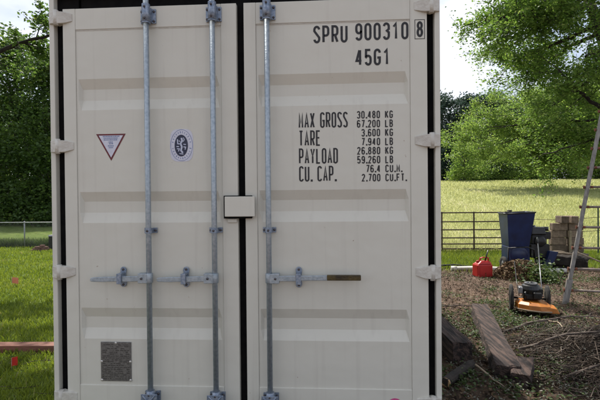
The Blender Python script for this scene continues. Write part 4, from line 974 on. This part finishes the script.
# brick heap and dark box at the fence
M_brick = pm('old_brick', (.20, .105, .085), (.12, .07, .06), 20, .9, 0, .4, 60); bk = MB().box((-.10, -.05, 0), (.10, .05, .065)).mesh('brick', M_brick)
hp_ = empty('brick_heap', (-12.0, 16.2, gh(-12, 16.2)), 0, 'small heap of brown bricks on the lawn before the fence', 'brick heap')
for k, (x, y, z, a) in enumerate(((-.22, 0, 0, 4), (0, .02, 0, -6), (.22, 0, 0, 8), (-.2, .13, 0, 0), (.04, .14, 0, 5), (-.12, .04, .067, 12), (.12, .05, .067, -9), (.01, .05, .134, 20), (-.34, -.02, 0, 70), (.24, .05, .067, 3), (-.28, .06, .067, -4), (-.18, .05, .134, 5), (.2, .05, .134, -7), (.05, .05, .201, 3))):
    o = put('brick', bk, None, hp_, loc=(x, y, z)); o.rotation_euler = (0, 0, R(a))
bx_ = empty('utility_box', (-12.05, 17.3, gh(-12.05, 17.3)), 0, 'dark grey utility box by the fence next to the container edge', 'utility box')
put('cabinet', MB().box((-.2, -.15, .04), (.2, .15, .60)), M_blackm, bx_, .015); put('lid', MB().hexa([(-.22, -.17, .602), (.22, -.17, .602), (.22, .17, .602), (-.22, .17, .602)], [(-.2, -.14, .66), (.2, -.14, .66), (.2, .15, .66), (-.2, .15, .66)]), M_greym, bx_, .006)
put('foot', MB().box((-.21, -.16, -.05), (.21, .16, .038)), M_block, bx_)

# ------------------------------------------------------------------ ground cover (stuff)
def onG(x, y, dz=0.): return np.stack([x, y, ground_h(x, y) + dz], 1)
G = np.random.default_rng(77)
def keep(x, y): return ~((np.abs(x) < 1.25) & (y > -.05) & (y < 12.3))
# lawn, left
n = 60000; d = 2.6*np.exp(G.uniform(0, 1, n)*math.log(24/2.6)); x = .53 - d*G.uniform(.42, .95, n) + .2; y = d - 2.77 + G.normal(0, .2, n)
k = keep(x, y) & (x < -1.2); x, y, d = x[k], y[k], d[k]
tone = .42 + .25*np.sin(x*1.9+y)*np.cos(y*1.4-x*.6)
tag(blades('lawn', onG(x, y), .045 + .0022*d, .006 + .0011*d, M_grass, 1, .7, tone=tone), 'short green lawn grass left of the container', 'grass', kind='stuff')
# rough grass near the gate, right
n = 30000; x = G.uniform(1.6, 10, n); y = 6.6 + 5.6*G.uniform(0, 1, n)**.8; wob = .5*np.sin(x*1.7+.4) + .4*np.sin(y*2.3+x)
k = keep(x, y) & (G.uniform(0, 1, n) < sst((y-6.9+.35*wob)/1.3)); x, y = x[k], y[k]
tag(blades('rough_grass', onG(x, y), .09, .012, M_grass, 2, .7, tone=.5 + .2*np.sin(x*2.1)*np.cos(y*1.7)), 'rough green grass between the earth patch and the gate', 'grass', kind='stuff')
# meadow
n = 90000; d = 14.2*np.exp(G.uniform(0, 1, n)**1.15*math.log(78/14.2)); x = .3 + d*G.uniform(.18, .82, n); y = d - 2.77
tone = .45 + .28*np.sin(x*.35+y*.13)*np.cos(y*.21) + .12*np.sin(x*1.3)
tag(blades('meadow_grass', onG(x, y), (.13 + .0015*d), .012 + .0011*d, M_field, 3, .6, tone=tone), 'tall pale yellow green meadow grass beyond the gate', 'grass', kind='stuff')
# pine straw and litter
n = 26000; x = G.uniform(1.3, 7.5, n); y = G.uniform(2.6, 7.6, n); k = keep(x, y) & (G.uniform(0, 1, n) < sst((y-2.4+.5*np.sin(x*1.7))/1.6)); x, y = x[k], y[k]
tag(leaves('pine_straw', onG(x, y, .012), .13, M_straw, None, 4, up=3.0, asp=.05, droop=0, fold=.0), 'reddish brown pine straw over the earth', 'pine straw', kind='stuff')
n = 24000; x = G.uniform(1.25, 7.5, n); y = G.uniform(-.3, 8, n); k = keep(x, y); x, y = x[k], y[k]
tag(leaves('leaf_litter', onG(x, y, .014), .045, M_litter, None, 5, up=1.0, asp=.55, droop=0, tone=.35 + .3*np.sin(x*1.3+1)*np.sin(y*1.1)), 'brown dead leaves scattered over the earth', 'leaf litter', kind='stuff')
# heap of dry leaves before the chipper
n = 5200; r = np.sqrt(G.uniform(0, 1, n))*.52; t = G.uniform(0, 2*np.pi, n); x = 4.42 + r*np.cos(t)*1.0; y = 6.55 + r*np.sin(t)*1.1
zz = .34*np.clip(1-(r/.52)**2, 0, 1)**.8*G.uniform(.35, 1.05, n)
tag(leaves('leaf_heap', onG(x, y) + np.stack([0*x, 0*x, zz], 1), .085, M_litter, None, 6, up=.2, asp=.6, tone=.85), 'heap of dry brown leaves in front of the chipper', 'leaf heap', kind='stuff')
n = 1500; P = np.stack([G.normal(4.62, .16, n), G.normal(6.15, .22, n), np.abs(G.normal(.08, .13, n))], 1); P[:, 2] += ground_h(P[:, 0], P[:, 1])
tag(leaves('vine_leaves', P, .06, M_weed, None, 7, up=.3, asp=.7), 'green weed leaves right of the dry leaf heap', 'weeds', kind='stuff')
# low weeds between the ties, on the heap and along the edges
cx_ = np.concatenate([G.uniform(1.3, 4.6, 150), G.uniform(1.6, 7.5, 70)]); cy_ = np.concatenate([G.uniform(.2, 4.2, 150), G.uniform(4.0, 7.6, 70)]); idx = G.integers(0, 220, 15000); x = cx_[idx] + G.normal(0, .10, 15000); y = cy_[idx] + G.normal(0, .10, 15000); k = keep(x, y); x, y = x[k], y[k]
P = onG(x, y) + np.stack([0*x, 0*x, np.abs(G.normal(.02, .03, len(x)))], 1)
tag(leaves('low_weeds', P, .036, M_weed, None, 8, up=.6, asp=.5), 'low green weeds between the timber ties', 'weeds', kind='stuff')
# brush pile
n = 3600; x = G.normal(3.25, .62, n); y = G.normal(1.45, .60, n); k = (x > 2.32) & keep(x, y); x, y = x[k], y[k]; n = len(x)
hh = .30*np.exp(-((x-3.4)**2/1.1 + (y-1.5)**2/.8)); z = ground_h(x, y) + hh*G.uniform(0, 1.0, n) + .008
th = G.normal(.25, .75, n); ln = G.uniform(.10, .60, n)*G.uniform(.4, 1, n); dv = np.stack([np.cos(th)*ln, np.sin(th)*ln, G.normal(0, .10, n)*ln], 1); P0 = np.stack([x, y, z], 1); P1 = P0 + dv
P1[:, 2] = np.maximum(P1[:, 2], ground_h(P1[:, 0], P1[:, 1]) + .004)
tag(sticks('brush_pile', P0, P1, G.uniform(.0016, .0062, n), M_twig, 9, bend=.09), 'tangled pile of dead twigs in the lower right corner', 'brush pile', kind='stuff')
n = 1500; x = G.uniform(1.3, 6.5, n); y = G.uniform(.0, 7., n); k = keep(x, y); x, y = x[k], y[k]; n = len(x)
th = G.uniform(0, 6.28, n); ln = G.uniform(.08, .4, n); P0 = onG(x, y, .012); P1 = P0 + np.stack([np.cos(th)*ln, np.sin(th)*ln, G.uniform(0, .04, n)], 1); P1[:, 2] = np.maximum(P1[:, 2], ground_h(P1[:, 0], P1[:, 1]) + .006)
tag(sticks('fallen_twigs', P0, P1, G.uniform(.0016, .005, n), M_twig, 10, bend=.07), 'thin dead twigs scattered over the earth', 'twigs', kind='stuff')
n = 260; x = G.uniform(-4.2, -1.35, n); y = G.uniform(.2, 2.0, n); th = G.uniform(0, 6.28, n); ln = G.uniform(.06, .3, n); P0 = onG(x, y, .02); P1 = P0 + np.stack([np.cos(th)*ln, np.sin(th)*ln, G.uniform(0, .03, n)], 1)
tag(sticks('lawn_twigs', P0, P1, G.uniform(.0015, .004, n), M_twig, 11, bend=.07), 'thin dead twigs on the grass in front of the long board', 'twigs', kind='stuff')
# single branches one can pick out
br = random.Random(8)
def fallen(pts, r, lb, m=None, nt=5):
    P = [Vector((p[0], p[1], gh(p[0], p[1]) + p[2])) for p in pts]; mb = MB(); fine = []
    for i in range(len(P)-1):
        for k in range(3): fine.append(P[i].lerp(P[i+1], k/3) + Vector((br.gauss(0, r*.6), br.gauss(0, r*.6), br.gauss(0, r*.3))))
    fine.append(P[-1]); mb.tube(fine, [r*(1-.6*i/(len(fine)-1)) for i in range(len(fine))], 7)
    for q in range(nt):
        i = br.randrange(1, len(fine)-1); a = fine[i]; d = (fine[i+1]-a).normalized(); s = Vector((-d.y, d.x, 0))*br.choice((-1, 1)); l = br.uniform(.1, .3)
        mb.tube([a, a + (d*.6+s*.5)*l*.5 + Vector((0, 0, .03)), a + (d+s*.6)*l + Vector((0, 0, br.uniform(0, .05)))], [r*.5, r*.35, r*.15], 5)
    tag(put('fallen_branch', mb, m or M_twigs1, fix=False), lb, 'branch', 'fallen branches on the earth')
M_twigs1 = pm('grey_dead_branch', (.13, .10, .08), (.06, .045, .036), 12, .9, 0, .4, 50)
fallen([(3.17, 2.93, .06), (3.24, 2.70, .10), (3.18, 2.45, .08), (2.96, 2.27, .02)], .010, 'curved pale bare stick in front of the mower', M_drytwig, 1)
fallen([(1.80, 1.22, .10), (1.88, 1.09, .05), (1.96, .97, .015)], .010, 'short straight pale stick between the two timber ties', M_drytwig, 0)
fallen([(2.55, 2.55, .03), (3.0, 2.75, .07), (3.55, 3.05, .10), (4.0, 3.2, .05)], .016, 'dead branch lying under the front of the mower')
fallen([(2.4, 1.75, .08), (2.9, 1.85, .22), (3.5, 1.8, .26), (4.2, 1.95, .15)], .015, 'long dead branch across the top of the twig pile')
fallen([(2.5, 1.15, .06), (3.0, 1.25, .18), (3.6, 1.15, .22)], .012, 'dead branch across the near side of the twig pile')
fallen([(2.8, 2.2, .10), (3.2, 1.7, .24), (3.5, 1.2, .18)], .012, 'dead branch pointing towards the viewer over the twig pile')
fallen([(1.95, 3.75, .03), (2.4, 3.85, .05), (3.0, 3.8, .03)], .012, 'thin dark branch on the pine straw behind the rotting tie')


n = 9000; x = G.uniform(-22, -8, n); y = 18.1 + np.abs(G.normal(0, .35, n)); 
tag(blades('fence_weeds', onG(x, y), .38, .03, M_weed, 12, .5), 'dark tall weeds along the foot of the chain link fence', 'weeds', kind='stuff')
n = 5000; x = G.uniform(1.3, 5.2, n); y = G.uniform(.1, 3.2, n); k = keep(x, y); x, y = x[k], y[k]
M_greylit = leafmat('grey_dead_leaves', (.07, .07, .055), (.18, .18, .145), (.34, .33, .28), 0, .8)
tag(leaves('grey_litter', onG(x, y, .03) + np.stack([0*x, 0*x, .22*np.exp(-((x-3.4)**2/1.1 + (y-1.5)**2/.8))*G.uniform(.3, 1, len(x))], 1), .026, M_greylit, None, 13, up=.6, asp=.4), 'pale grey dead leaves caught on the twigs', 'leaf litter', kind='stuff')
